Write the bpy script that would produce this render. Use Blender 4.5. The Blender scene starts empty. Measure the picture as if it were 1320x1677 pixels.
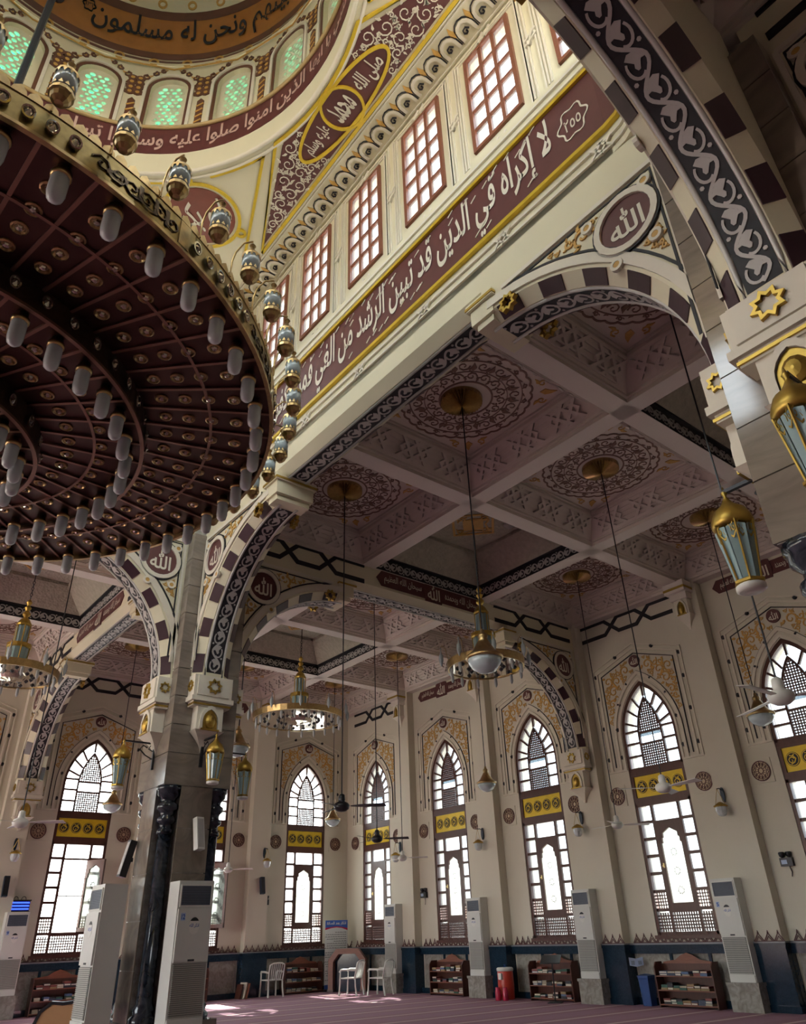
import bpy, bmesh, math, random, unicodedata
from math import sin, cos, pi, sqrt, radians as R, atan2, hypot
from mathutils import Matrix, Vector
random.seed(7)
S = bpy.context.scene
COL = S.collection
# ------------------------------------------------------------------ camera
W_PX, F_PX = 1320.0, 1197.49
CAM = Vector((0.3484, -7.0355, 1.58)); YAW, PITCH, ROLL = 0.6905, 0.5213, -0.0359
cd = bpy.data.cameras.new('camera'); cam = bpy.data.objects.new('camera', cd); COL.objects.link(cam)
cd.sensor_fit = 'HORIZONTAL'; cd.sensor_width = 36.0; cd.lens = F_PX * 36.0 / W_PX; cd.clip_end = 300; cd.clip_start = 0.05
fw = Vector((sin(YAW) * cos(PITCH), cos(YAW) * cos(PITCH), sin(PITCH))); rt = Vector((cos(YAW), -sin(YAW), 0)); up = rt.cross(fw)
rr = rt * cos(ROLL) + up * sin(ROLL); uu = -rt * sin(ROLL) + up * cos(ROLL)
cam.matrix_world = Matrix(((rr.x, uu.x, -fw.x, CAM.x), (rr.y, uu.y, -fw.y, CAM.y), (rr.z, uu.z, -fw.z, CAM.z), (0, 0, 0, 1)))
S.camera = cam
# ------------------------------------------------------------------ world, sun, exposure
wd = bpy.data.worlds.new('sky'); S.world = wd; wd.use_nodes = True
wn = wd.node_tree.nodes; wl = wd.node_tree.links
bg = wn['Background']; bg.inputs[1].default_value = 9.5
geo = wn.new('ShaderNodeTexCoord'); sep = wn.new('ShaderNodeSeparateXYZ'); rmp = wn.new('ShaderNodeValToRGB')
wl.new(geo.outputs['Generated'], sep.inputs[0]); wl.new(sep.outputs[2], rmp.inputs[0]); wl.new(rmp.outputs[0], bg.inputs[0])
rmp.color_ramp.elements[0].position = 0.0; rmp.color_ramp.elements[0].color = (.62, .56, .48, 1)     # bright ground haze
rmp.color_ramp.elements[1].position = 0.12; rmp.color_ramp.elements[1].color = (.86, .95, 1.0, 1)
sd = bpy.data.lights.new('sun', 'SUN'); sd.energy = 30.0; sd.angle = R(.6); sd.color = (1, .93, .82)
sun = bpy.data.objects.new('sun', sd); COL.objects.link(sun); sun.rotation_euler = Vector((.12, 1, 1.12)).to_track_quat('Z', 'Y').to_euler()
S.view_settings.view_transform = 'Standard'; S.view_settings.look = 'None'; S.view_settings.gamma = 1.0
S.view_settings.use_curve_mapping = False; S.view_settings.exposure = 0.5
try:
    S.cycles.max_bounces = 6; S.cycles.diffuse_bounces = 3; S.cycles.glossy_bounces = 2; S.cycles.transparent_max_bounces = 6; S.cycles.use_adaptive_sampling = True; S.cycles.adaptive_threshold = 0.04
    S.cycles.transmission_bounces = 3; S.cycles.sample_clamp_indirect = 6.0; S.cycles.use_denoising = True; S.cycles.caustics_reflective = False; S.cycles.caustics_refractive = False
except Exception: pass
# ------------------------------------------------------------------ materials
def mat(name, col, rough=.6, metal=0, var=.12, scale=6, bump=0, bscale=None, coat=0, emit=None, stretch=None):
    m = bpy.data.materials.new(name); m.use_nodes = True; n = m.node_tree.nodes; l = m.node_tree.links; b = n['Principled BSDF']
    b.inputs['Roughness'].default_value = rough; b.inputs['Metallic'].default_value = metal
    tc = n.new('ShaderNodeTexCoord'); nz = n.new('ShaderNodeTexNoise'); nz.inputs['Scale'].default_value = scale; nz.inputs['Detail'].default_value = 4
    if stretch:
        mp = n.new('ShaderNodeMapping'); mp.inputs['Scale'].default_value = stretch; l.new(tc.outputs['Object'], mp.inputs[0]); l.new(mp.outputs[0], nz.inputs[0])
    else: l.new(tc.outputs['Object'], nz.inputs[0])
    mx = n.new('ShaderNodeMix'); mx.data_type = 'RGBA'
    mx.inputs[6].default_value = tuple(min(1, c * (1 - var)) for c in col) + (1,); mx.inputs[7].default_value = tuple(min(1, c * (1 + var)) for c in col) + (1,)
    l.new(nz.outputs['Fac'], mx.inputs[0]); l.new(mx.outputs[2], b.inputs['Base Color'])
    if coat: b.inputs['Coat Weight'].default_value = coat; b.inputs['Coat Roughness'].default_value = .08
    if bump:
        bp = n.new('ShaderNodeBump'); bp.inputs['Strength'].default_value = bump; bp.inputs['Distance'].default_value = .02
        if bscale:
            v = n.new('ShaderNodeTexVoronoi'); v.inputs['Scale'].default_value = bscale; l.new(tc.outputs['Object'], v.inputs[0]); l.new(v.outputs['Distance'], bp.inputs['Height'])
        else: l.new(nz.outputs['Fac'], bp.inputs['Height'])
        l.new(bp.outputs[0], b.inputs['Normal'])
    if emit: b.inputs['Emission Color'].default_value = emit[:3] + (1,); b.inputs['Emission Strength'].default_value = emit[3]
    return m
def marble(name, base, vein, rough=.12, scale=1.6):
    m = mat(name, base, rough); n = m.node_tree.nodes; l = m.node_tree.links; b = n['Principled BSDF']
    tc = n.new('ShaderNodeTexCoord'); nz = n.new('ShaderNodeTexNoise'); nz.inputs['Scale'].default_value = scale; nz.inputs['Detail'].default_value = 8; nz.inputs['Distortion'].default_value = 1.6
    rp = n.new('ShaderNodeValToRGB'); l.new(tc.outputs['Object'], nz.inputs[0]); l.new(nz.outputs['Fac'], rp.inputs[0])
    e = rp.color_ramp.elements; e[0].position = .3; e[0].color = vein + (1,); e[1].position = .62; e[1].color = base + (1,)
    l.new(rp.outputs[0], b.inputs['Base Color']); return m
def glassy(name, col, transp, frost=.5):
    """window pane: mostly lets light straight through, the rest frosted"""
    m = bpy.data.materials.new(name); m.use_nodes = True; n = m.node_tree.nodes; l = m.node_tree.links; n.remove(n['Principled BSDF'])
    t = n.new('ShaderNodeBsdfTransparent'); t.inputs[0].default_value = col + (1,)
    g = n.new('ShaderNodeBsdfTranslucent'); nz = n.new('ShaderNodeTexNoise'); nz.inputs['Scale'].default_value = 9
    rp = n.new('ShaderNodeValToRGB'); l.new(nz.outputs['Fac'], rp.inputs[0]); rp.color_ramp.elements[0].color = tuple(c * .85 for c in col) + (1,); rp.color_ramp.elements[1].color = col + (1,); l.new(rp.outputs[0], g.inputs[0])
    a = n.new('ShaderNodeMixShader'); a.inputs[0].default_value = 1 - transp; l.new(t.outputs[0], a.inputs[1]); l.new(g.outputs[0], a.inputs[2])
    gl = n.new('ShaderNodeBsdfGlossy'); gl.inputs['Roughness'].default_value = .1; c = n.new('ShaderNodeMixShader'); c.inputs[0].default_value = .06
    l.new(a.outputs[0], c.inputs[1]); l.new(gl.outputs[0], c.inputs[2]); l.new(c.outputs[0], n['Material Output'].inputs[0]); return m
M = {}
M['cream'] = mat('cream_plaster', (.76, .70, .51), .55, var=.05, scale=2)
M['wall'] = mat('wall_plaster', (.71, .66, .54), .6, var=.06, scale=1.2)
M['ceil'] = mat('ceiling_plaster', (.70, .61, .54), .6, var=.08, scale=1.5)
M['beam'] = mat('beam_plaster', (.74, .66, .60), .5, var=.05, scale=2)
M['relief'] = mat('relief_plaster', (.70, .61, .55), .5, var=.1, scale=5)
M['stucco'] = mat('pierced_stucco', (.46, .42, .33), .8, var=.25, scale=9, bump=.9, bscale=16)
M['maroon'] = mat('maroon_paint', (.12, .035, .035), .45, var=.25, scale=5)
M['black'] = mat('black_paint', (.014, .013, .018), .6, var=.3, scale=8)
M['dark'] = mat('dark_stripe', (.05, .022, .03), .35, var=.3, scale=4)
M['ivory'] = mat('ivory_relief', (.78, .72, .60), .5, var=.05, scale=8)
M['grey'] = mat('grey_relief', (.50, .47, .45), .5, var=.08, scale=8)
M['goldp'] = mat('gold_paint', (.72, .50, .04), .35, metal=.25, var=.2, scale=10)
M['ochre'] = mat('ochre_paint', (.62, .36, .09), .5, var=.25, scale=12)
M['rust'] = mat('rust_paint', (.22, .12, .085), .6, var=.3, scale=12)
M['orange'] = mat('orange_band', (.42, .17, .035), .5, var=.25, scale=3)
M['brown'] = mat('brown_band', (.14, .055, .03), .5, var=.2, scale=4)
M['gold'] = mat('polished_gold', (.50, .34, .08), .42, metal=.95, var=.2, scale=14)
M['brass'] = mat('aged_brass', (.50, .36, .17), .3, metal=1, var=.35, scale=18)
M['bronze'] = mat('bronze_plate', (.10, .055, .045), .4, metal=.95, var=.4, scale=3)
M['copper'] = mat('copper_rib', (.30, .17, .12), .4, metal=.8, var=.2, scale=8)
M['rimplate'] = mat('rim_plate', (.34, .25, .10), .3, metal=.9, var=.45, scale=16)
M['marble'] = marble('beige_marble', (.29, .245, .20), (.20, .165, .135), .09)
M['granite'] = marble('dark_granite', (.010, .028, .05), (.02, .045, .075), .1, 14)
M['nero'] = marble('black_marble', (.008, .012, .02), (.05, .06, .08), .08, 5)
M['panelmarble'] = marble('grey_marble', (.38, .36, .32), (.24, .22, .19), .2, 7)
M['wood'] = mat('window_wood', (.10, .035, .025), .3, var=.3, scale=5, stretch=(4, 4, .6))
M['woodr'] = mat('red_wood', (.24, .085, .05), .4, var=.3, scale=5, stretch=(1, 1, 6))
M['steel'] = mat('dark_steel', (.04, .04, .045), .35, metal=.6)
M['white'] = mat('white_plastic', (.78, .77, .72), .35, var=.03)
M['ac'] = mat('ac_casing', (.70, .70, .66), .35, var=.04, scale=2)
M['acdark'] = mat('ac_grille', (.05, .06, .09), .5)
M['blue'] = mat('blue_print', (.03, .10, .42), .5)
M['bluep'] = mat('blue_plastic', (.02, .07, .25), .4)
M['navy'] = mat('navy_enamel', (.012, .028, .055), .35)
M['red'] = mat('red_plastic', (.55, .05, .03), .3, var=.08)
M['pink'] = mat('red_jug_plastic', (.55, .03, .08), .25, var=.1)
M['bulb'] = mat('frosted_glass', (.60, .64, .65), .2, var=.04)
M['lampglass'] = mat('lantern_glass', (.36, .52, .55), .2, var=.25, scale=4, coat=.4)
M['crystal'] = mat('crystal', (.62, .55, .45), .05, metal=.75, var=.5, scale=40)
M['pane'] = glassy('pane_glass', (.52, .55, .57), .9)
M['pane_n'] = glassy('brightened_pane_glass', (.86, .90, .92), .65)  # clearer copy of the pane glass, brightens the north windows and bays
M['frost'] = glassy('frosted_pane', (.50, .52, .50), .8)
M['cyan'] = glassy('cyan_glass', (.22, .62, .58), .8)
M['paper'] = mat('paper', (.70, .66, .56), .7)
M['rail'] = mat('pearl_moulding', (.62, .60, .56), .3, var=.06)
# carpet: rows of prayer lines, printed
m = mat('prayer_carpet', (.34, .17, .22), .9, var=.25, scale=30); M['carpet'] = m
n = m.node_tree.nodes; l = m.node_tree.links; g = n.new('ShaderNodeNewGeometry'); sx = n.new('ShaderNodeSeparateXYZ'); l.new(g.outputs['Position'], sx.inputs[0])
def mth(op, a, b=None):
    q = n.new('ShaderNodeMath'); q.operation = op
    for i, v in enumerate((a, b)):
        if v is None: continue
        if isinstance(v, (int, float)): q.inputs[i].default_value = v
        else: l.new(v, q.inputs[i])
    return q.outputs[0]
fr = mth('FRACT', mth('DIVIDE', mth('ADD', sx.outputs[1], mth('MULTIPLY', sx.outputs[0], .10)), 1.18))
ln = mth('LESS_THAN', fr, .09); ln2 = mth('LESS_THAN', mth('ABSOLUTE', mth('SUBTRACT', fr, .55)), .22)
mx = n.new('ShaderNodeMix'); mx.data_type = 'RGBA'; l.new(ln, mx.inputs[0]); mx2 = n.new('ShaderNodeMix'); mx2.data_type = 'RGBA'; l.new(mth('MULTIPLY', ln2, .5), mx2.inputs[0])
old = n['Principled BSDF'].inputs['Base Color'].links[0].from_socket
l.new(old, mx2.inputs[6]); mx2.inputs[7].default_value = (.38, .20, .28, 1); l.new(mx2.outputs[2], mx.inputs[6]); mx.inputs[7].default_value = (.66, .48, .46, 1); l.new(mx.outputs[2], n['Principled BSDF'].inputs['Base Color'])
# ------------------------------------------------------------------ mesh helpers
class MB:
    def __init__(s): s.v = []; s.f = []
    def add(s, vs, fs):
        k = len(s.v); s.v += [tuple(p) for p in vs]; s.f += [tuple(i + k for i in f) for f in fs]; return s
    def quad(s, *p): return s.add(p, [tuple(range(len(p)))])
    def box(s, x0, y0, z0, x1, y1, z1):
        return s.add([(x0, y0, z0), (x1, y0, z0), (x1, y1, z0), (x0, y1, z0), (x0, y0, z1), (x1, y0, z1), (x1, y1, z1), (x0, y1, z1)],
                     [(0, 3, 2, 1), (4, 5, 6, 7), (0, 1, 5, 4), (1, 2, 6, 5), (2, 3, 7, 6), (3, 0, 4, 7)])
    def lathe(s, prof, n=12, c=(0, 0, 0), sq=None, a0=0):
        vs = []; fs = []
        for r, z in prof:
            for k in range(n):
                a = a0 + 2 * pi * k / n; vs.append((c[0] + r * cos(a), c[1] + r * sin(a), c[2] + z))
        for i in range(len(prof) - 1):
            for k in range(n): fs.append((i * n + k, i * n + (k + 1) % n, (i + 1) * n + (k + 1) % n, (i + 1) * n + k))
        fs.append(tuple(range(n - 1, -1, -1))); fs.append(tuple((len(prof) - 1) * n + k for k in range(n)))
        return s.add(vs, fs)
    def tube(s, pts, r, n=6, closed=False):
        P = [Vector(p) for p in pts]; N = len(P); rs = r if isinstance(r, (list, tuple)) else [r] * N; vs = []; fs = []
        for i in range(N):
            a = P[(i - 1) % N] if closed or i else P[i]; b = P[(i + 1) % N] if closed or i < N - 1 else P[i]
            t = (b - a).normalized(); u = t.cross(Vector((0, 0, 1)))
            if u.length < .05: u = t.cross(Vector((1, 0, 0)))
            u.normalize(); w = u.cross(t)
            for k in range(n): q = P[i] + (u * cos(2 * pi * k / n) + w * sin(2 * pi * k / n)) * rs[i]; vs.append(q[:])
        for i in range(N if closed else N - 1):
            j = (i + 1) % N
            for k in range(n): fs.append((i * n + k, i * n + (k + 1) % n, j * n + (k + 1) % n, j * n + k))
        if not closed: fs += [tuple(range(n)), tuple((N - 1) * n + k for k in range(n))]
        return s.add(vs, fs)
    def slab(s, poly, f, p0, p1):
        """2D polygon (u,v) -> solid between prouds p0 and p1 through surface map f"""
        n = len(poly); vs = [f(u, v, p0) for u, v in poly] + [f(u, v, p1) for u, v in poly]
        return s.add(vs, [tuple(range(n)), tuple(range(2 * n - 1, n - 1, -1))] + [(k, (k + 1) % n, n + (k + 1) % n, n + k) for k in range(n)])
    def band(s, A, B, f, p0, p1, closed=False):
        """strip between two polylines A and B (same length), solid"""
        n = len(A); vs = []
        for (a, b) in zip(A, B): vs += [f(a[0], a[1], p0), f(a[0], a[1], p1), f(b[0], b[1], p1), f(b[0], b[1], p0)]
        fs = []
        for i in range(n if closed else n - 1):
            j = (i + 1) % n
            for k in range(4): fs.append((4 * i + k, 4 * i + (k + 1) % 4, 4 * j + (k + 1) % 4, 4 * j + k))
        if not closed: fs += [(0, 1, 2, 3), tuple(4 * (n - 1) + k for k in range(4))]
        return s.add(vs, fs)
    def stroke(s, pts, w, f, p, w1=None, closed=False):
        n = len(pts); A = []; B = []
        w1 = w if w1 is None else w1
        for i in range(n):
            a = pts[i - 1] if (closed or i) else pts[i]; b = pts[(i + 1) % n] if (closed or i < n - 1) else pts[i]
            dx, dy = b[0] - a[0], b[1] - a[1]; L = hypot(dx, dy) or 1; h = (w + (w1 - w) * i / max(1, n - 1)) / 2
            A.append((pts[i][0] - dy / L * h, pts[i][1] + dx / L * h)); B.append((pts[i][0] + dy / L * h, pts[i][1] - dx / L * h))
        vs = []
        for a, b in zip(A, B): vs += [f(a[0], a[1], 0), f(a[0], a[1], p), f(b[0], b[1], p), f(b[0], b[1], 0)]
        fs = []
        for i in range(n if closed else n - 1):
            j = (i + 1) % n
            for k in (0, 1, 2): fs.append((4 * i + k, 4 * i + k + 1, 4 * j + k + 1, 4 * j + k))
        return s.add(vs, fs)
    def mesh(s, name, m, smooth=False):
        me = bpy.data.meshes.new(name); me.from_pydata(s.v, [], s.f); me.materials.append(M[m] if isinstance(m, str) else m)
        if smooth: me.polygons.foreach_set('use_smooth', [True] * len(me.polygons))
        me.update(); return me
    def mesh2(s, name, m, other, m2):
        k = len(s.f); s.add(other.v, other.f); me = s.mesh(name, m); me.materials.append(M[m2])
        me.polygons.foreach_set('material_index', [0] * k + [1] * (len(s.f) - k)); return me
    def build(s, name, m, parent=None, smooth=False, loc=None, rz=0, mw=None):
        return place(name, s.mesh(name, m, smooth), parent, loc, rz, mw)
def place(name, me, parent=None, loc=None, rz=0, mw=None):
    o = bpy.data.objects.new(name, me); COL.objects.link(o); o.parent = parent
    if loc is not None: o.location = loc
    if rz: o.rotation_euler = (0, 0, rz)
    if mw is not None: o.matrix_local = mw
    return o
def tag(o, label=None, cat=None, group=None, kind=None):
    for k, v in (('label', label), ('category', cat), ('group', group), ('kind', kind)):
        if v: o[k] = v
    return o
def empty(name, loc=(0, 0, 0), rz=0, **kw):
    o = place(name, None, None, loc, rz); o.empty_display_size = .1; return tag(o, **kw)
def struct(o): o['kind'] = 'structure'; return o
KIDS = {}
def copy_tree(o, parent=None):
    c = o.copy(); COL.objects.link(c); c.parent = parent
    if parent is not None: c.matrix_parent_inverse = o.matrix_parent_inverse
    for ch in kids(o): copy_tree(ch, c)
    return c
def kids(o):
    if not KIDS.get('t') or KIDS.get('n') != len(bpy.data.objects):
        t = {}
        for q in bpy.data.objects:
            if q.parent: t.setdefault(q.parent.name, []).append(q)
        KIDS['t'] = t; KIDS['n'] = len(bpy.data.objects)
    return KIDS['t'].get(o.name, [])
def dup(o, loc=None, rz=None, **kw):
    KIDS.clear(); t = {}
    for q in bpy.data.objects:
        if q.parent: t.setdefault(q.parent.name, []).append(q)
    def rec(a, par):
        c = a.copy(); COL.objects.link(c); c.parent = par
        for ch in t.get(a.name, []): rec(ch, c)
        return c
    c = rec(o, None)
    if loc is not None: c.location = loc
    if rz is not None: c.rotation_euler = (0, 0, rz)
    return tag(c, **kw)
wallmap = lambda u, z, p: (u, -p, z)
def arc(cx, cy, r, a0, a1, n): return [(cx + r * cos(a0 + (a1 - a0) * k / n), cy + r * sin(a0 + (a1 - a0) * k / n)) for k in range(n + 1)]
def parch(a, h, zs, n=8):
    """pointed arch from right springing over the apex to the left one"""
    c = (h * h - a * a) / (2 * a); Rr = a + c; t = atan2(h, c)
    r = [(-c + Rr * cos(t * k / n), zs + Rr * sin(t * k / n)) for k in range(n + 1)]
    return r + [(-x, z) for x, z in r[-2::-1]]
def spiral(cx, cy, r, d=1, a0=0, turns=1.35, n=13): return [(cx + r * (1 - .82 * k / n) * cos(a0 + d * 2 * pi * turns * k / n), cy + r * (1 - .82 * k / n) * sin(a0 + d * 2 * pi * turns * k / n)) for k in range(n + 1)]
def leaf(x, y, L, a, w=.45):
    pr = [(0, 0), (.3, w / 2), (.65, w * .38), (1, 0), (.6, -w * .2), (.3, -w / 2)]
    return [(x + L * (p * cos(a) - q * sin(a)), y + L * (p * sin(a) + q * cos(a))) for p, q in pr]
def arabesque(mb, spots, f, p, w):
    """scrolls with leaves; spots = (x, y, radius, direction, start angle)"""
    for i, (x, y, r, d, a) in enumerate(spots):
        mb.stroke(spiral(x, y, r, d, a), w, f, p, w * .5)
        for k in range(3):
            b = a + d * (1.1 + 1.9 * k); q = r * (1 - .1 * k)
            mb.slab(leaf(x + q * cos(b), y + q * sin(b), r * .75, b + d * .6), f, 0, p)
        mb.slab(leaf(x, y, r * .5, a), f, 0, p)
        if i: mb.stroke([(spots[i - 1][0] + spots[i - 1][2] * cos(spots[i - 1][4]), spots[i - 1][1] + spots[i - 1][2] * sin(spots[i - 1][4])), ((spots[i - 1][0] + x) / 2, (spots[i - 1][1] + y) / 2), (x + r * cos(a), y + r * sin(a))], w, f, p)
def fill_scrolls(mb, ok, box, radii, F, p, w, seed=1, mirror=False, tries=900):
    """dense scrollwork: packs curls of falling size wherever ok(x, y) holds"""
    rg = random.Random(seed); sp = []
    for r in radii:
        for _ in range(tries):
            x, y = rg.uniform(box[0], box[2]), rg.uniform(box[1], box[3])
            if all(ok(x + r * cos(t), y + r * sin(t)) for t in [q * pi / 4 for q in range(8)]) and all((x - q[0]) ** 2 + (y - q[1]) ** 2 > ((r + q[2]) * .92) ** 2 for q in sp): sp.append((x, y, r, rg.choice((-1, 1)), rg.random() * 6))
    if mirror: sp += [(-x, y, r, -q, pi - t) for x, y, r, q, t in sp]
    for x, y, r, q, t in sp:
        mb.stroke(spiral(x, y, r, q, t, 1.2, 11), w * min(1, r / .09), F, p, w * .5)
        for k in range(3): mb.slab(leaf(x + r * .9 * cos(t + 2 * k), y + r * .9 * sin(t + 2 * k), r * .8, t + 2 * k + q * .9, .55), F, 0, p)
def disc(x, y, r, n=14): return arc(x, y, r, 0, 2 * pi * (n - 1) / n, n - 1)
def ring(mb, x, y, r0, r1, f, p0, p1, n=24): mb.band(disc(x, y, r0, n), disc(x, y, r1, n), f, p0, p1, True)
def star8(x, y, r, n=8): return [(x + (r if k % 2 == 0 else r * .68) * cos(pi * k / n + pi / 16), y + (r if k % 2 == 0 else r * .68) * sin(pi * k / n + pi / 16)) for k in range(2 * n)]
# ------------------------------------------------------------------ Arabic lettering
FORMS = {}
for c in range(0xFE70, 0xFEFD):
    d_ = unicodedata.decomposition(chr(c)).split()
    if d_: FORMS.setdefault(tuple(int(x, 16) for x in d_[1:]), {})[d_[0][1:-1]] = chr(c)
def shape(s):
    cs = [ord(c) for c in s]; tk = []; i = 0; out = []
    while i < len(cs):
        if cs[i] == 0x644 and i + 1 < len(cs) and (cs[i], cs[i + 1]) in FORMS: tk.append((cs[i], cs[i + 1])); i += 2
        else: tk.append((cs[i],)); i += 1
    for k, t in enumerate(tk):
        f = FORMS.get(t)
        if not f: out.append(chr(t[0])); continue
        pj = k > 0 and 'initial' in FORMS.get(tk[k - 1], {}) and 'final' in f
        nj = 'initial' in f and k + 1 < len(tk) and 'final' in FORMS.get(tk[k + 1], {})
        out.append(f.get('medial' if pj and nj else 'final' if pj else 'initial' if nj else 'isolated', chr(t[0])))
    return ''.join(reversed(out))
TXT = {}
def text2d(s, bold=.012, arabic=True):
    if (s, bold) in TXT: return TXT[(s, bold)]
    cu = bpy.data.curves.new('lettering', 'FONT'); cu.body = shape(s) if arabic else s; cu.resolution_u = 2; cu.offset = bold; cu.fill_mode = 'FRONT'
    o = bpy.data.objects.new('lettering', cu); COL.objects.link(o)
    me = bpy.data.meshes.new_from_object(o.evaluated_get(bpy.context.evaluated_depsgraph_get()))
    vs = [(v.co.x, v.co.y) for v in me.vertices]; fs = [tuple(p.vertices) for p in me.polygons]
    bpy.data.objects.remove(o); bpy.data.curves.remove(cu); bpy.data.meshes.remove(me)
    x0 = min(v[0] for v in vs); x1 = max(v[0] for v in vs); y0 = min(v[1] for v in vs); y1 = max(v[1] for v in vs)
    TXT[(s, bold)] = ([((x - x0) / (x1 - x0), (y - y0) / (y1 - y0)) for x, y in vs], fs, (x1 - x0) / (y1 - y0)); return TXT[(s, bold)]
def letter(mb, s, u0, v0, u1, v1, f, p, bold=.012, shear=0, arabic=True):
    vs, fs, _ = text2d(s, bold, arabic)
    return mb.add([f(u0 + (u1 - u0) * x + shear * y, v0 + (v1 - v0) * y, p) for x, y in vs], fs)
A = 17.012; PC = 5.76; PH = .59          # outer wall, pier centre, pier half width
WC = [15.24, 11.40, 7.56, 3.72, -.12, -3.96, -7.8, -11.64, -15.48]     # window axes along each outer wall
# ================================================================== structure
ZB, ZT, ZU, ZS, ZA, HW = 1.324, 4.152, 4.911, 5.75, 7.09, .784
def open_panel(mb, U0, U1, Z0, Z1, uc, a, zb, zs, h, f, D, n=8, rnd=False, sub=1):
    """wall piece with one arched opening and its reveal"""
    if rnd: cur = [(a * cos(pi / 2 * k / n), zs + h * sin(pi / 2 * k / n)) for k in range(n + 1)]
    elif h <= 0: cur = [(a, zs), (0, zs)]
    else: cur = parch(a, h, zs, n)[:n + 1]
    rt_ = [(a, zb)] + cur
    def hq(p, q, r, s, k=sub):
        L = lambda a_, b_, t: a_ + (b_ - a_) * t
        for i in range(k): mb.quad(f(L(p[0], q[0], i / k), p[1], 0), f(L(p[0], q[0], (i + 1) / k), p[1], 0), f(L(s[0], r[0], (i + 1) / k), r[1], 0), f(L(s[0], r[0], i / k), r[1], 0))
    hq((U0, Z0), (U1, Z0), (U1, zb), (U0, zb), 2 * sub)
    for (x0, z0), (x1, z1) in zip(rt_, rt_[1:]):
        if abs(z1 - z0) > 1e-6:
            hq((uc + x0, z0), (U1, z0), (U1, z1), (uc + x1, z1)); hq((uc - x0, z0), (U0, z0), (U0, z1), (uc - x1, z1))
        for s in (1, -1): mb.quad(f(uc + s * x0, z0, 0), f(uc + s * x1, z1, 0), f(uc + s * x1, z1, -D), f(uc + s * x0, z0, -D))
    za = rt_[-1][1]
    hq((U0, za), (U1, za), (U1, Z1), (U0, Z1), 2 * sub); mb.quad(f(uc - a, zb, 0), f(uc + a, zb, 0), f(uc + a, zb, -D), f(uc - a, zb, -D))
def vine(mb, L, w, f, p, per=.46, u0=0):
    """wavy stem with a curled heart-shaped leaf in every bend"""
    n = max(1, round(L / per)); pe = L / n
    mb.stroke([(u0 + pe * k / 14, .33 * w * sin(2 * pi * k / 14)) for k in range(14 * n + 1)], w * .12, f, p)
    for k in range(2 * n):
        s = 1 if k % 2 == 0 else -1; x = u0 + pe * (k / 2 + .25)
        T = lambda a, b: (x + a * pe, -s * b * w)
        mb.stroke([T(-.02 - .19 * cos(t), .10 + .27 * sin(t)) for t in [-.7 + 3.0 * q / 9 for q in range(10)]], w * .11, f, p, w * .08)
        mb.slab([T(.16, .30), T(.22, .14), T(.20, -.02), T(.12, -.16), T(.02, -.30), T(.03, -.14), T(-.03, -.05), T(-.09, .02), T(-.09, .10), T(-.03, .15), T(.03, .10), T(.07, .16)], f, 0, p)
        mb.slab([(x + .26 * pe + w * .075 * cos(q), s * .39 * w + w * .075 * sin(q)) for q in (0, 1.05, 2.1, 3.14, 4.2, 5.24)], f, 0, p)
def chain(mb, L, z0, z1, f, p=.02, w=.105):
    n = max(1, round(L / 1.05)); d = L / n; g = d * .22
    for s in (0, 1):
        pts = []
        for k in range(n):
            z = z1 if (k + s) % 2 else z0
            pts += [(k * d + (g if k else 0), z), ((k + 1) * d - (g if k < n - 1 else 0), z)]
        mb.stroke(pts, w, f, p + .004 * s)
# ---- floor
o = MB().box(-17.4, -17.4, -.3, 17.4, 17.4, 0).build('floor', 'carpet'); struct(o); tag(o, label='rose prayer carpet with pale row lines covering the floor')
# ---- outer walls
def outer_wall(name, loc, rz, sign):
    us = sorted(sign * c for c in WC); e = [-17.5] + [(a + b) / 2 for a, b in zip(us, us[1:])] + [17.5]
    mb = MB()
    for c, a, b in zip(us, e, e[1:]):
        if name == 'wall_south' or (name == 'wall_west' and c < 3) or (name == 'wall_east' and c > 5): mb.quad((a, 0, -.1), (b, 0, -.1), (b, 0, 10.9), (a, 0, 10.9)); continue  # unseen stretches kept solid so the south side stays dark
        if name == 'wall_west': open_panel(mb, a, b, -.1, 10.9, c, 1.3, .05, 5.2, 2.2, wallmap, .5)  # tall unglazed openings added out of view to light the interior
        else: open_panel(mb, a, b, -.1, 10.9, c, HW, ZB, ZS, ZA - ZS, wallmap, .5)
    for a, b in ((-17.5, 17.5),): mb.quad((a, .5, 10.9), (b, .5, 10.9), (b, .0, 10.9), (a, 0, 10.9))
    o = mb.build(name, 'wall', None, loc=loc, rz=rz); struct(o); return o, us, e
wallE, uE, eE = outer_wall('wall_east', (A, 0, 0), -pi / 2, -1)
wallN, uN, eN = outer_wall('wall_north', (0, A, 0), 0, 1)
wallS, uS, eS = outer_wall('wall_south', (0, -A, 0), pi, -1)
wallW, uW, eW = outer_wall('wall_west', (-A, 0, 0), pi / 2, 1)
tag(wallE, label='cream east wall with tall arched windows'); tag(wallN, label='cream north wall with tall arched windows')
tag(wallS, label='plain south wall behind the camera'); tag(wallW, label='unseen west wall with tall openings added for interior light')
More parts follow.
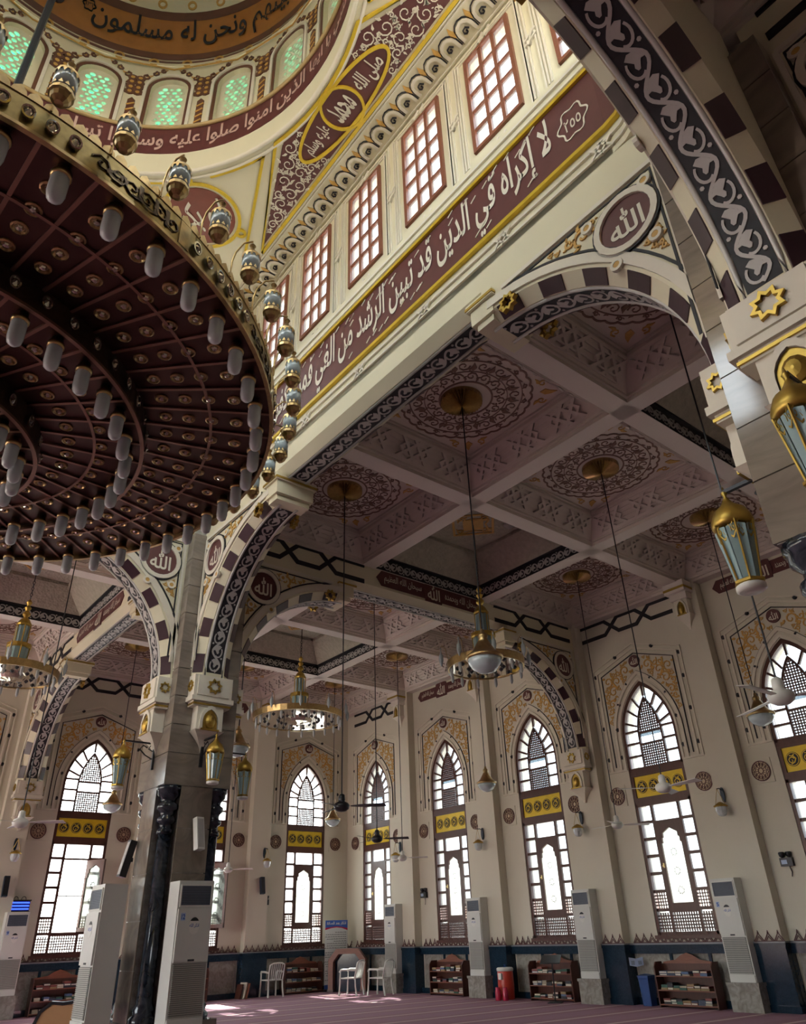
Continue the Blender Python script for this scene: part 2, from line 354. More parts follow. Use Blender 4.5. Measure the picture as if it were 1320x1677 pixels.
# pilasters, dado, cresting, chain moulding
pil = MB().box(-.36, -.28, 0, .36, 0, 9.3).mesh('pilaster', 'wall')
pild = MB().box(-.42, -.35, 0, .42, 0, 1.17).box(-.44, -.37, 1.1, .44, 0, 1.18).box(-.45, -.38, 0, .45, 0, .12).mesh('plinth', 'granite')
plglint = MB().box(-.45, -.38, 1.165, .45, 0, 1.19).mesh('dado_highlight', M.setdefault('dadoglint', mat('reflection_grey', (.24, .25, .27), .25)))  # light grey strip for the reflection along each plinth top
corb = MB().box(-.28, -.66, 8.74, .28, -.2, 9.02).box(-.23, -.54, 8.58, .23, -.2, 8.74).mesh('beam_corbel', 'beam')
corg = MB().box(-.29, -.67, 8.81, .29, -.2, 8.87).mesh('gilt_fillet', 'gold')
def pendant(mb, g, z=0, w=.24, y0=-.44, d=.3):
    """tapering corbel with a gilt pointed niche, below height z"""
    for (a, b, zz0, zz1) in ((1, 1, -.42, 0),):
        mb.box(-w, y0 - d, z - .40, w, y0 + .05, z)
    n = 5
    for k in range(n):
        t0, t1 = k / n, (k + 1) / n; s0, s1 = (1 - t0) ** 1.7, (1 - t1) ** 1.7; za, zb_ = z - .40 - .34 * t0, z - .40 - .34 * t1
        a, b = w * s0 + .03, w * s1 + .03; q0, q1 = y0 - d * s0 - .03, y0 - d * s1 - .03
        mb.add([(-a, q0, za), (a, q0, za), (a, y0 + .05, za), (-a, y0 + .05, za), (-b, q1, zb_), (b, q1, zb_), (b, y0 + .05, zb_), (-b, y0 + .05, zb_)], [(0, 1, 5, 4), (1, 2, 6, 5), (3, 0, 4, 7), (4, 5, 6, 7)])
    fy = y0 - d
    F = lambda u, v, p: (u, fy - p, v)
    g.slab([(-w * .55, z - .36)] + [(-x, zz) for x, zz in parch(w * .55, .2, z - .24, 4)] + [(w * .55, z - .36)], F, 0, .012)
    mb.band([(-w * .58, z - .40), (-w * .58, z - .24)] + [(-x, zz) for x, zz in parch(w * .58, .2, z - .24, 4)][1:-1] + [(w * .58, z - .24), (w * .58, z - .40)],
            [(-w * .8, z - .40), (-w * .8, z - .24)] + [(-x, zz) for x, zz in parch(w * .8, .27, z - .24, 4)][1:-1] + [(w * .8, z - .24), (w * .8, z - .40)], F, 0, .035)
    el = [[(w * .42 * cos(t) * cos(q), fy - .012 - .07 * sin(q), z - .25 + .13 * sin(t) * cos(q)) for t in [2 * pi * k / 12 for k in range(12)]] for q in (0, .5, 1.0, 1.45)]
    g.add([p for r_ in el for p in r_], [(i * 12 + k, i * 12 + (k + 1) % 12, (i + 1) * 12 + (k + 1) % 12, (i + 1) * 12 + k) for i in range(3) for k in range(12)] + [tuple(36 + k for k in range(12))])
    g.box(-w * .7, fy - .05, z - .405, w * .7, fy + .02, z - .375)
mb, gb = MB(), MB(); pendant(mb, gb, 8.58, .18, -.26, .22); pendm, pendg = mb.mesh('pendant', 'ivory'), gb.mesh('gilt_niche', 'gold')
def dress(w_, us, e, side, lo, hi):
    pu = [x for x in e[1:-1] if lo < x < hi]
    for x in pu:
        place('pilaster', pil, w_, (x, 0, 0))
        if abs(abs(x) - 5.64) > .4:
            c = place('beam_corbel', corb, w_, (x, 0, 0)); place('gilt_fillet', corg, c); q = place('pendant', pendm, w_, (x, 0, 0)); place('gilt_niche', pendg, q)
    b = MB().box(lo, -.14, .98, hi, 0, 1.17).box(lo, -.16, 1.12, hi, 0, 1.18).box(lo, -.14, 0, hi, 0, .14).build('baseboard_' + side, 'granite', None, loc=w_.location, rz=w_.rotation_euler.z); struct(b)
    tag(b, label='dark granite dado along the ' + side + ' wall')
    MB().box(lo, -.17, 1.155, hi, 0, 1.188).build('dado_highlight', M.setdefault('dadoglint', mat('reflection_grey', (.24, .25, .27), .25)), b)  # reflected highlight on the dado ledge, put in as a lighter grey strip
    for x in pu: q = place('plinth', pild, b, (x, 0, 0)); place('dado_highlight', plglint, q)
    pe = [lo] + pu + [hi]
    pm = MB().box(0, -.05, .14, 1, 0, .98).mesh('marble_panel', 'panelmarble'); dm = MB().box(-.035, -.08, .14, .035, 0, .98).mesh('divider', 'granite')
    cr = MB()
    for a, c in zip(pe, pe[1:]):
        if c - a < 1: continue
        k = 3; L = (c - a - .94)
        for i in range(k):
            q = place('marble_panel', pm, b, (a + .47 + L * i / k + .03, 0, 0)); q.scale = (L / k - .06, 1, 1)
            if i: place('divider', dm, b, (a + .47 + L * i / k, 0, 0))
        for (x0, x1, yy) in ((a + .47, c - .47, .02), (c - .42, c + .42, .31)):
            n = max(2, round((x1 - x0) / .2)); d = (x1 - x0) / n; F = lambda u, v, p, yy=yy: (u, -yy - p, v)
            for i in range(n):
                x = x0 + i * d
                cr.stroke([(x, 1.19), (x + d / 2, 1.34), (x + d, 1.19)], .022, F, .012); cr.stroke([(x + d * .2, 1.2), (x + d / 2, 1.28), (x + d * .8, 1.2)], .018, F, .01); cr.slab([(x + d / 2 - .02, 1.33), (x + d / 2, 1.39), (x + d / 2 + .02, 1.33)], F, 0, .012)
            cr.stroke([(x0, 1.195), (x1, 1.195)], .02, F, .012)
    cr.build('cresting', 'maroon', b)
    for a, c in zip(pe, pe[1:]):
        ch = MB()
        if c - a < 1: continue
        mid = (a + c) / 2
        if abs((mid - 11.40) % 11.52) < 1 or abs((mid - 11.40) % 11.52 - 11.52) < 1: continue
        chain(ch, c - a - .72, 8.58, 8.98, lambda u, v, p, a=a: (a + .36 + u, -p, v)); ch.build('chain_moulding', 'black', w_)
dress(wallE, uE, eE, 'east', -16.9, 9.9)
dress(wallN, uN, eN, 'north', -9.9, 16.9)
# cartouches high on the walls
def cartouche(parent, u, y, z0, z1, w, txts, name='text_cartouche'):
    F = lambda a, b, p: (u + a, y - p, b); zc = (z0 + z1) / 2; h = (z1 - z0) / 2
    b = MB().slab([(-w, zc), (-w + h * .8, z0), (w - h * .8, z0), (w, zc), (w - h * .8, z1), (-w + h * .8, z1)], F, 0, .02)
    b.slab([(-.26, z0 - .06), (.26, z0 - .06), (.3, zc), (.26, z1 + .06), (0, z1 + .14), (-.26, z1 + .06), (-.3, zc)], F, 0, .03)
    o = b.build(name, 'maroon', parent); t = MB()
    letter(t, txts[0], .38, z0 + .06, w - .22, z1 - .06, F, .026); letter(t, txts[1], -w + .22, z0 + .06, -.38, z1 - .06, F, .026)
    letter(t, 'ﷲ', -.2, z0, .2, z1 + .04, F, .036, .02)
    t.build('lettering', 'ivory', o); return o
TT = ('سبحان الله وبحمده', 'سبحان الله العظيم')
for w_, us in ((wallE, (-11.40, -.12 + .24)), (wallN, (11.40, -.12))):
    for u in us: cartouche(w_, u, 0, 8.58, 8.92, 1.25, TT)
# ---- coffered ceilings
def slope_side(k, z0, z1, h0, h1):
    c, s = [(1, 0), (0, 1), (-1, 0), (0, -1)][k]; n = Vector((h0 - h1, 0, -(h0 - h1) * 0 - (z1 - z0) * 0)).normalized() if 0 else None
    sl = Vector((h1 - h0, z1 - z0)); nn = Vector((-sl.y, sl.x)).normalized() * 1.0      # (radial, z) normal pointing inwards and down
    if nn.x > 0: nn = -nn
    def f(u, v, p):
        r = h0 + (h1 - h0) * v + nn.x * p; z = z0 + (z1 - z0) * v + nn.y * p
        return (c * r - s * u, s * r + c * u, z)
    return f
def frustum(mb, lv):
    for (h0, z0), (h1, z1) in zip(lv, lv[1:]):
        q = lambda h, z: [(-h, -h, z), (h, -h, z), (h, h, z), (-h, h, z)]
        a, b = q(h0, z0), q(h1, z1)
        for k in range(4): mb.quad(a[k], a[(k + 1) % 4], b[(k + 1) % 4], b[k])
    h, z = lv[-1]; mb.quad((-h, -h, z), (h, -h, z), (h, h, z), (-h, h, z))
mb = MB(); frustum(mb, [(1.665, 9.002), (1.665, 9.07), (1.62, 9.07), (1.62, 9.12), (1.28, 9.5), (1.28, 9.56), (1.24, 9.56), (1.24, 9.6)])
shal = mb.mesh('coffer', 'ceil')
mb = MB()
for k in range(4):
    f = slope_side(k, 9.13, 9.49, 1.6, 1.29)
    for c in (-.95, 0, .95):
        for d in (-1, 1):
            for q in (-.14, .14): mb.stroke([(c + q - d * .2, .5 - .40), (c + q + d * .2, .5 + .40)], .075, f, .055)
        mb.stroke([(c - .32, .5), (c - .2, .75), (c + .2, .75), (c + .32, .5), (c + .2, .25), (c - .2, .25)], .065, f, .05, closed=True)
    for v in (.08, .92): mb.stroke([(-1.25, v), (1.25, v)], .06, f, .04)
    for c in (-.475, .475):
        for v in (.3, .5, .7): mb.stroke([(c - .17, v), (c + .17, v)], .05, f, .035)
reli = mb.mesh('carved_relief', 'relief')
mb = MB(); F = lambda u, v, p: (u, v, 9.6 - p)
ros_r = [(1.12 + .035 * abs(sin(16 * 2 * pi * k / 128))) for k in range(128)]
P_ = [(r * cos(2 * pi * k / 128), r * sin(2 * pi * k / 128)) for k, r in enumerate(ros_r)]
mb.stroke(P_, .035, F, .012, closed=True); mb.stroke(disc(0, 0, .98, 64), .02, F, .012, closed=True); mb.stroke(disc(0, 0, .46, 40), .03, F, .012, closed=True); mb.stroke(disc(0, 0, .72, 48), .014, F, .012, closed=True)
for k in range(16):
    a = 2 * pi * k / 16
    for (r, q, d, b) in ((.86, .115, 1, a), (.60, .10, -1, a + .2), (1.05, .05, 1, a + .2)):
        x, y = r * cos(b), r * sin(b); mb.stroke(spiral(x, y, q, d, b + pi / 2, 1.2, 9), .026, F, .012, .014)
        for e_ in (0, 2.1, 4.2): mb.slab(leaf(x + q * cos(b + e_), y + q * sin(b + e_), q * .8, b + e_ + d, .5), F, 0, .012)
    b = a + pi / 16; mb.slab(leaf(.74 * cos(b), .74 * sin(b), .2, b, .5), F, 0, .012)
rosm = mb.mesh('painted_rosette', 'rust')
mb = MB()
for k in range(4):
    a = pi / 4 + k * pi / 2; x, y = 1.42 * cos(a), 1.42 * sin(a)
    for d in (-1, 1):
        b = a + d * .17; mb.stroke(spiral(1.34 * cos(b), 1.34 * sin(b), .09, d, a, 1.2, 8), .03, F, .012, .015); mb.slab(leaf(1.28 * cos(b), 1.28 * sin(b), .16, a + d * 2.1), F, 0, .012)
    mb.slab(leaf(1.28 * cos(a), 1.28 * sin(a), .3, a, .5), F, 0, .012)
palm = mb.mesh('corner_palmette', 'ochre')
mb = MB(); frustum(mb, [(1.665, 9.002), (1.665, 9.30), (1.60, 9.30), (1.60, 9.34)]); mb.f.pop(); deepb = mb.mesh('coffer_border', 'black')
mb = MB()
for k in range(4):
    c, s = [(1, 0), (0, 1), (-1, 0), (0, -1)][k]
    vine(mb, 3.3, .26, lambda u, v, p, c=c, s=s: (c * (1.665 - p) - s * (u - 1.65), s * (1.665 - p) + c * (u - 1.65), 9.15 + v), .01, .42)
deepv = mb.mesh('vine_scroll', 'grey')
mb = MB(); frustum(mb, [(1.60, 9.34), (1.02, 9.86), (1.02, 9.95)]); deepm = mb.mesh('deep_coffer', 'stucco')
F = lambda u, v, p: (u, v, 9.95 - p)
mb = MB(); ring(mb, 0, 0, .62, .70, F, 0, .02, 4); mb.slab(disc(0, 0, .34, 4), F, 0, .02); arabesque(mb, [(.0, .42, .12, 1, 0), (.42, 0, .12, -1, 0), (0, -.42, .12, 1, 0), (-.42, 0, .12, -1, 0)], F, .02, .04); deepg = mb.mesh('gilt_panel', 'ochre')
beam = MB()
for s in (-1, 1):
    beam.box(s * 1.85 - .18, -5.7, 9.0, s * 1.85 + .18, 5.7, 9.7); beam.box(-5.7, s * 1.85 - .18, 9.0, 5.7, s * 1.85 + .18, 9.699)
    beam.box(s * 5.37, -5.7, 9.001, s * 5.75, 5.7, 9.7); beam.box(-5.7, s * 5.37, 9.002, 5.7, s * 5.75, 9.7)
beamm = beam.mesh('ceiling_beam', 'beam')
roofm = MB().box(-5.8, -5.8, 10.6, 5.8, 5.8, 10.85).mesh('ceiling_slab', 'ceil')
BAYS = []
def ceiling(cx, cy, deep, what):
    b = place('ceiling', roofm, None, (cx, cy, 0)); struct(b); tag(b, label='coffered plaster ceiling ' + what); place('ceiling_beam', beamm, b)
    for i in (-1, 0, 1):
        for j in (-1, 0, 1):
            if (i, j) in deep:
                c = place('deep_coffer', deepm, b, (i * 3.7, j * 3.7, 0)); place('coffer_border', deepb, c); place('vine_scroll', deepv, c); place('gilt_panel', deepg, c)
            else:
                c = place('coffer', shal, b, (i * 3.7, j * 3.7, 0)); place('carved_relief', reli, c); place('painted_rosette', rosm, c); place('corner_palmette', palm, c)
BC = 11.37
ceiling(BC, 0, ((0, 1), (0, -1)), 'over the aisle by the east wall')
ceiling(BC, BC, ((0, 0),), 'over the far corner bay')
ceiling(0, BC, ((1, 0), (-1, 0)), 'over the aisle by the north wall')
ceiling(0, -BC, ((1, 0), (-1, 0)), 'over the aisle behind the camera')
o = MB()
for x, y in ((BC, -BC), (-BC, BC), (-BC, 0), (-BC, -BC)): o.box(x - 5.75, y - 5.75, 9.3, x + 5.75, y + 5.75, 10.85)
o = o.build('ceiling', 'ceil'); struct(o); tag(o, label='plain ceiling over the western bays')
# ---- piers
slabm = MB().box(-.5, -.02, 0, .5, 0, 1).mesh('marble_slab', 'marble')
capm = MB().lathe([(.10, 3.05), (.135, 3.07), (.135, 3.12), (.10, 3.15), (.10, 3.22), (.15, 3.25), (.15, 3.30), (.11, 3.34), (.12, 3.40), (.17, 3.45), (.17, 3.51), (.12, 3.55), (.13, 3.6), (.19, 3.66), (.19, 3.72), (.21, 3.74), (.21, 3.8)], 16).mesh('capital', 'nero', True)
shaftm = MB().lathe([(.2, .5), (.2, .62), (.15, .66), (.17, .72), (.12, .8), (.105, 3.1)], 16).mesh('column_shaft', 'nero', True)
JZ = [0.55, 1.2, 1.85, 2.5, 3.15, 3.8, 4.31, 4.78, 5.27, 5.76, 6.25, 6.8, 7.35, 7.9, 8.45]
def pier(x, y, label):
    r = empty('marble_pier', (x, y, 0), label=label, cat='pillar')
    c = MB().box(-.57, -.57, 3.8, .57, .57, 8.45); n_ = .31
    c.box(-.56, -.57 + n_, 0, .56, .57 - n_, 3.8); c.box(-.57 + n_, -.56, 0, .57 - n_, .56, 3.8)
    c.add([(-.57, -.57, 8.45), (.57, -.57, 8.45), (.57, .57, 8.45), (-.57, .57, 8.45), (-.3, -.3, 8.95), (.3, -.3, 8.95), (.3, .3, 8.95), (-.3, .3, 8.95)], [(0, 1, 5, 4), (1, 2, 6, 5), (2, 3, 7, 6), (3, 0, 4, 7)])
    c.build('core', 'panelmarble', r)
    MB().box(-.66, -.66, 0, .66, .66, .12).box(-.62, -.62, .12, .62, .62, .48).box(-.65, -.65, .48, .65, .65, .55).build('pedestal', 'marble', r)
    for k in range(4):
        for z0, z1 in zip(JZ, JZ[1:]):
            low = z1 <= 3.81; w = (1.18 - 2 * .31) if low else 1.176
            q = .57 if z0 >= 3.8 else .56
            s = place('marble_slab', slabm, r, (q * sin(k * pi / 2), -q * cos(k * pi / 2), z0 + .006), k * pi / 2); s.scale = (w, 1, z1 - z0 - .012)
    for sx_ in (-1, 1):
        for sy_ in (-1, 1):
            s = place('column_shaft', shaftm, r, (sx_ * .40, sy_ * .40, 0)); place('capital', capm, s)
    return r
pier(PC, PC, 'beige marble pier with black corner columns beneath the great chandelier')
pier(PC, -PC, 'close beige marble pier reflecting a window, at the right edge')
# ================================================================== arches
R0, ACX, ACZ = 2.40, 2.60, 5.60; HT, SH, CH = .34, .20, .14; FZ = 8.42
def arch_body(top):
    mb = MB(); ns = 18; so = []; ou = []
    for k in range(ns + 1):
        t = pi - pi / 2 * k / ns; so.append((-ACX + R0 * cos(t), ACZ + R0 * sin(t))); ou.append((-ACX + (R0 + CH) * cos(t), ACZ + (R0 + CH) * sin(t)))
    so += [(-ACX + .001, FZ), (ACX - .001, FZ)]; ou += [(-ACX + .001, FZ + CH), (ACX - .001, FZ + CH)]
    so += [(-x, z) for x, z in so[ns::-1]]; ou += [(-x, z) for x, z in ou[ns::-1]]
    for (a, b), (c, d) in zip(zip(so, so[1:]), zip(ou, ou[1:])):
        mb.quad((a[0], -SH, a[1]), (b[0], -SH, b[1]), (b[0], SH, b[1]), (a[0], SH, a[1]))
        for s in (-1, 1):
            mb.quad((a[0], s * SH, a[1]), (b[0], s * SH, b[1]), (d[0], s * HT, d[1]), (c[0], s * HT, c[1]))
            if abs(c[0] - d[0]) > 1e-4: mb.quad((c[0], s * HT, c[1]), (d[0], s * HT, d[1]), (d[0], s * HT, top), (c[0], s * HT, top))
    for q in (-1, 1):
        for s in (-1, 1): mb.quad((q * 5.3, s * HT, ACZ), (q * 5.14, s * HT, ACZ), (q * 5.14, s * HT, top), (q * 5.3, s * HT, top))
    return mb.mesh('arch_wall', 'cream')
bodyA, bodyT = arch_body(9.0), arch_body(9.62)
# alternating stripes on the chamfers
def vou(side):
    f = lambda u, v, p: ((R0 + CH * v - p * .7) * cos(u), side * (SH + (HT - SH) * v + p * .7), (R0 + CH * v - p * .7) * sin(u))
    w = R(3.9); q = [(-w + 2 * w * k / 4, .04) for k in range(5)]; return MB().band(q, [(a, .98) for a, b in q], f, -.005, .014).mesh('stripe_block', 'dark')
vouF, vouB = vou(-1), vou(1)
fst = [MB().add([(-.22, s * SH, FZ - .01), (.22, s * SH, FZ - .01), (.22, s * HT, FZ + CH - .012), (-.22, s * HT, FZ + CH - .012), (-.22, s * SH, FZ + .02), (.22, s * SH, FZ + .02), (.22, s * HT, FZ + CH + .02), (-.22, s * HT, FZ + CH + .02)],
       [(0, 1, 2, 3), (0, 1, 5, 4), (2, 3, 7, 6), (1, 2, 6, 5), (3, 0, 4, 7)]).mesh('stripe_block', 'dark') for s in (-1, 1)]
AL = R0 * pi / 2
def arcmap(s): return lambda u, v, p: (s * (ACX + (R0 - p) * cos(u / R0)), v, ACZ + (R0 - p) * sin(u / R0))
flatmap = lambda u, v, p: (u, v, FZ - p)
VB, VL, VR = [], [], []
for s in (1, -1):
    f = arcmap(s); us_ = [.1 + (AL - .2) * k / 20 for k in range(21)]
    VB.append(MB().band([(u, -.14) for u in us_], [(u, .14) for u in us_], f, 0, .006).mesh('vine_strip', 'black'))
    m_ = MB(); vine(m_, AL - .24, .26, f, .016, .5, .12); VL.append(m_.mesh('vine_scroll', 'grey'))
    m_ = MB()
    for y in (-.165, .165): m_.tube([f(u, y, 0) for u in [AL * k / 16 for k in range(17)]], .024, 6)
    VR.append(m_.mesh('arch_rail', 'rail', True))
VB.append(MB().band([(-2.3, -.14), (2.3, -.14)], [(-2.3, .14), (2.3, .14)], flatmap, 0, .006).mesh('vine_strip', 'black'))
m_ = MB(); vine(m_, 4.56, .26, flatmap, .016, .5, -2.28); VL.append(m_.mesh('vine_scroll', 'grey'))
m_ = MB(); [m_.tube([(-2.4, y, FZ), (2.4, y, FZ)], .024, 6) for y in (-.165, .165)]; VR.append(m_.mesh('arch_rail', 'rail', True))
footm = MB().box(-.36, 4.93, 5.24, .36, 5.19, 5.62).box(-.30, 4.90, 5.26, .30, 4.94, 5.60).box(-.39, 4.90, 5.16, .39, 5.19, 5.24).box(-.34, 4.94, 5.08, .34, 5.19, 5.16).mesh('arch_foot', 'ivory')
m_ = MB(); F = lambda u, v, p: (u, 4.90 - p, v); m_.band(star8(0, 5.43, .14), star8(0, 5.43, .095), F, 0, .035, True)
for s in (-1, 1):
    F = lambda u, v, p, s=s: (s * (.36 + p), u, v); m_.band(star8(5.06, 5.43, .10), star8(5.06, 5.43, .065), F, 0, .03, True)
m_.box(-.35, 4.92, 5.10, .35, 5.19, 5.13); starm = m_.mesh('gilt_star', 'gold')
mb, gb = MB(), MB(); pendant(mb, gb, 5.08, .24, 5.20, .24); ppm, ppg = mb.mesh('pendant', 'ivory'), gb.mesh('gilt_niche', 'gold')
brk = MB().box(-.36, 2.40, 8.10, .36, 2.78, 8.34).box(-.40, 2.36, 8.34, .40, 2.82, 8.44).box(-.32, 2.46, 8.0, .32, 2.74, 8.10).mesh('arch_bracket', 'cream')
brg = MB().box(-.41, 2.35, 8.36, .41, 2.83, 8.40)
for s in (-1, 1):
    F = lambda u, v, p, s=s: (s * (.36 + p), u, v); brg.band(star8(3.02, 8.02, .14), star8(3.02, 8.02, .09), F, -.03, .03, True)
brgm = brg.mesh('gilt_star', 'gold')
# spandrel decoration (right half, front), then its mirror image
def spandrel(s):
    F = lambda u, v, p: (s * u, -HT - p, v)
    d = MB(); c_ = MB(); g_ = MB(); q_ = MB()
    edge = arc(ACX, ACZ, R0 + CH + .20, R(10), R(82), 16); edge2 = [(3.02, 8.26), (5.04, 8.26), (5.04, 5.98)]
    d.stroke(edge, .03, F, .012); d.stroke(edge2, .03, F, .012)
    c_.stroke(arc(ACX, ACZ, R0 + CH + .10, R(2), R(88), 18), .12, F, .03); c_.stroke([(2.95, 8.33), (5.10, 8.33)], .06, F, .03); c_.stroke([(5.10, 8.33), (5.10, 5.9)], .05, F, .03)
    rx, rz_ = 4.66, 7.82
    ring(c_, rx, rz_, .31, .385, F, 0, .045); d.stroke(disc(rx, rz_, .40, 28), .018, F, .03, closed=True)
    for (a, b) in ((rx - .43, rz_ + .30), (rx + .30, rz_ + .43 - .12), (rx + .26, rz_ - .46), (rx - .20, rz_ - .47)):
        ring(c_, a, b, .04, .075, F, 0, .045, 12); g_.slab(disc(a, b, .04, 8), F, 0, .04)
    q_.slab(disc(rx, rz_, .31, 24), F, 0, .012)
    fill_scrolls(g_, lambda x, z: hypot(x - ACX, z - ACZ) > R0 + CH + .23 and x < 5.01 and z < 8.23 and x > 3.0 and z > 6.2 and hypot(x - rx, z - rz_) > .44, (3.0, 6.2, 5.0, 8.23), (.13, .10, .07, .05, .035), F, .018, .04, 4)
    return d.mesh('spandrel_outline', 'black'), c_.mesh('spandrel_moulding', 'ivory'), g_.mesh('gilt_scrollwork', 'ochre'), q_.mesh('roundel', 'maroon'), rx, rz_
SP = [spandrel(1), spandrel(-1)]
LET = []
for s in (1, -1):
    F = lambda u, v, p, s=s: (s * 4.66 + u, -HT - p, 7.82 + v); m_ = MB(); letter(m_, 'ﷲ', -.2, -.19, .2, .2, F, .02, .018); LET.append(m_.mesh('lettering', 'ivory'))
chm = []
for s in (-1, 1): m_ = MB(); chain(m_, 3.0, 8.60, 9.0, lambda u, v, p, s=s: (s * (5.1 - u), -HT - p, v)); chm.append(m_.mesh('chain_moulding', 'black'))
def arch(x, y, rz, label, dome):
    r = empty('striped_arch', (x, y, 0), rz, label=label, cat='arch')
    place('arch_wall', bodyA if dome else bodyT, r)
    for i in range(3): b = place('vine_strip', VB[i], r); place('vine_scroll', VL[i], b); place('arch_rail', VR[i], r)
    for s in (1, -1):
        for k in range(6):
            t = R(6 + 15 * k); t = t if s > 0 else pi - t
            mw = Matrix.Translation((s * ACX, 0, ACZ)) @ Matrix.Rotation(-t, 4, 'Y')
            place('stripe_block', vouF, r, mw=mw); place('stripe_block', vouB, r, mw=mw)
        q = place('arch_foot', footm, r, None, -s * pi / 2); place('gilt_star', starm, q); q = place('pendant', ppm, r, None, -s * pi / 2); place('gilt_niche', ppg, q)
        q = place('arch_bracket', brk, r, None, -s * pi / 2 + 0); place('gilt_star', brgm, q)
        i = 0 if s > 0 else 1
        place('spandrel_outline', SP[i][0], r); place('spandrel_moulding', SP[i][1], r); place('gilt_scrollwork', SP[i][2], r); q = place('roundel', SP[i][3], r); place('lettering', LET[i], q)
    for x_ in (-1.8, -.6, .6, 1.8):
        place('stripe_block', fst[1], r, (x_, 0, 0))
    if not dome: [place('chain_moulding', q, r) for q in chm]; cartouche(r, 0, -HT, 8.62, 9.0, 1.75, TT)
    return r
arch(PC, 0, -pi / 2, 'wide cream arch with dark stripes and flat vine soffit below the clerestory', True)
arch(0, PC, 0, 'striped arch springing left from the pier behind the great chandelier', True)
arch(0, -PC, pi, 'close striped arch with vine soffit sweeping overhead at upper right', True)
arch(-PC, 0, pi / 2, 'striped arch on the far left side of the domed square', True)
arch(11.5, PC, 0, 'shaded transverse striped arch running from the pier to the east wall', False)
arch(PC, 11.5, -pi / 2, 'sunlit transverse striped arch running from the pier to the north wall', False)
arch(PC, -11.5, -pi / 2, 'dark transverse arch in the shade at the upper right edge', False)
# ================================================================== inscription frieze round the domed square
def loop(half, rc, n=6):
    P = []
    for cx, cy, a0 in ((1, 1, 0), (-1, 1, pi / 2), (-1, -1, pi), (1, -1, 1.5 * pi)):
        for k in range(n + 1): a = a0 + pi / 2 * k / n; P.append((cx * (half - rc) + rc * cos(a), cy * (half - rc) + rc * sin(a)))
    return P
def frieze(mb, z0, z1, p, base=5.42):
    a = loop(base - p, .7 - p); b = loop(base + .12, .82); n = len(a)
    vs = [(x, y, z) for z in (z0, z1) for x, y in a] + [(x, y, z) for z in (z0, z1) for x, y in b]
    fs = [(k, (k + 1) % n, n + (k + 1) % n, n + k) for k in range(n)] + [(k, (k + 1) % n, 2 * n + (k + 1) % n, 2 * n + k) for k in range(n)] + [(n + k, n + (k + 1) % n, 3 * n + (k + 1) % n, 3 * n + k) for k in range(n)]
    mb.add(vs, fs)
BZ0, BZ1 = 9.34, 10.46
mb = MB(); frieze(mb, 8.88, 10.95, 0)
a = loop(5.42, .7); sq = loop(6.3, .05); n = len(a); mb.add([(x, y, 10.95) for x, y in a] + [(x, y, 10.95) for x, y in sq], [(k, (k + 1) % n, n + (k + 1) % n, n + k) for k in range(n)])
fr = mb.build('trim_1', 'cream'); struct(fr); tag(fr, label='moulded cream frieze round the domed square')
mb = MB(); frieze(mb, BZ0, BZ1, .02); q = mb.build('inscription_band', 'maroon', fr)
mb = MB(); frieze(mb, BZ0 - .06, BZ0, .06); frieze(mb, BZ1, BZ1 + .06, .06); mb.build('gilt_border', 'goldp', fr)
mb = MB(); frieze(mb, 8.98, 9.01, .03); frieze(mb, 9.13, 9.16, .03); frieze(mb, 10.62, 10.66, .03); frieze(mb, 10.78, 10.82, .03)
for k in range(4):
    c, s = cos(k * pi / 2), sin(k * pi / 2)
    F = lambda u, v, p: (c * (5.42 - p) + s * u, s * (5.42 - p) - c * u, v)
    for i in range(-3, 4):
        for d in (-.06, .06):
            mb.stroke([(i * 1.54 + d - .09, 8.97), (i * 1.54 + d + .09, 9.17)], .03, F, .04); mb.stroke([(i * 1.54 + d + .09, 8.97), (i * 1.54 + d - .09, 9.17)], .03, F, .04)
mb.build('knot_moulding', 'ivory', fr)
F = lambda u, v, p: (5.42 - p, -u, v)
mb = MB(); letter(mb, 'لا إكراه في الدين قد تبين الرشد من الغي فمن يكفر بالطاغوت ويؤمن', -4.95, BZ0 + .07, 4.02, BZ1 - .06, F, .03, .016)
rng = random.Random(3)
for k in range(70):       # vowel marks
    u = -4.8 + 8.7 * rng.random(); v = BZ0 + (.14 + .1 * rng.random() if rng.random() < .35 else .85 + .2 * rng.random())
    mb.stroke([(u, v), (u + .1, v + .07)], .022, F, .03)
mb.stroke([(4.36 + (.2 + .03 * cos(6 * t)) * cos(t), 9.9 + (.26 + .03 * cos(6 * t)) * sin(t)) for t in [2 * pi * k / 36 for k in range(36)]], .022, F, .03, closed=True)
letter(mb, '٥٥٢', 4.24, 9.79, 4.48, 10.0, F, .03); mb.build('lettering', 'ivory', q)
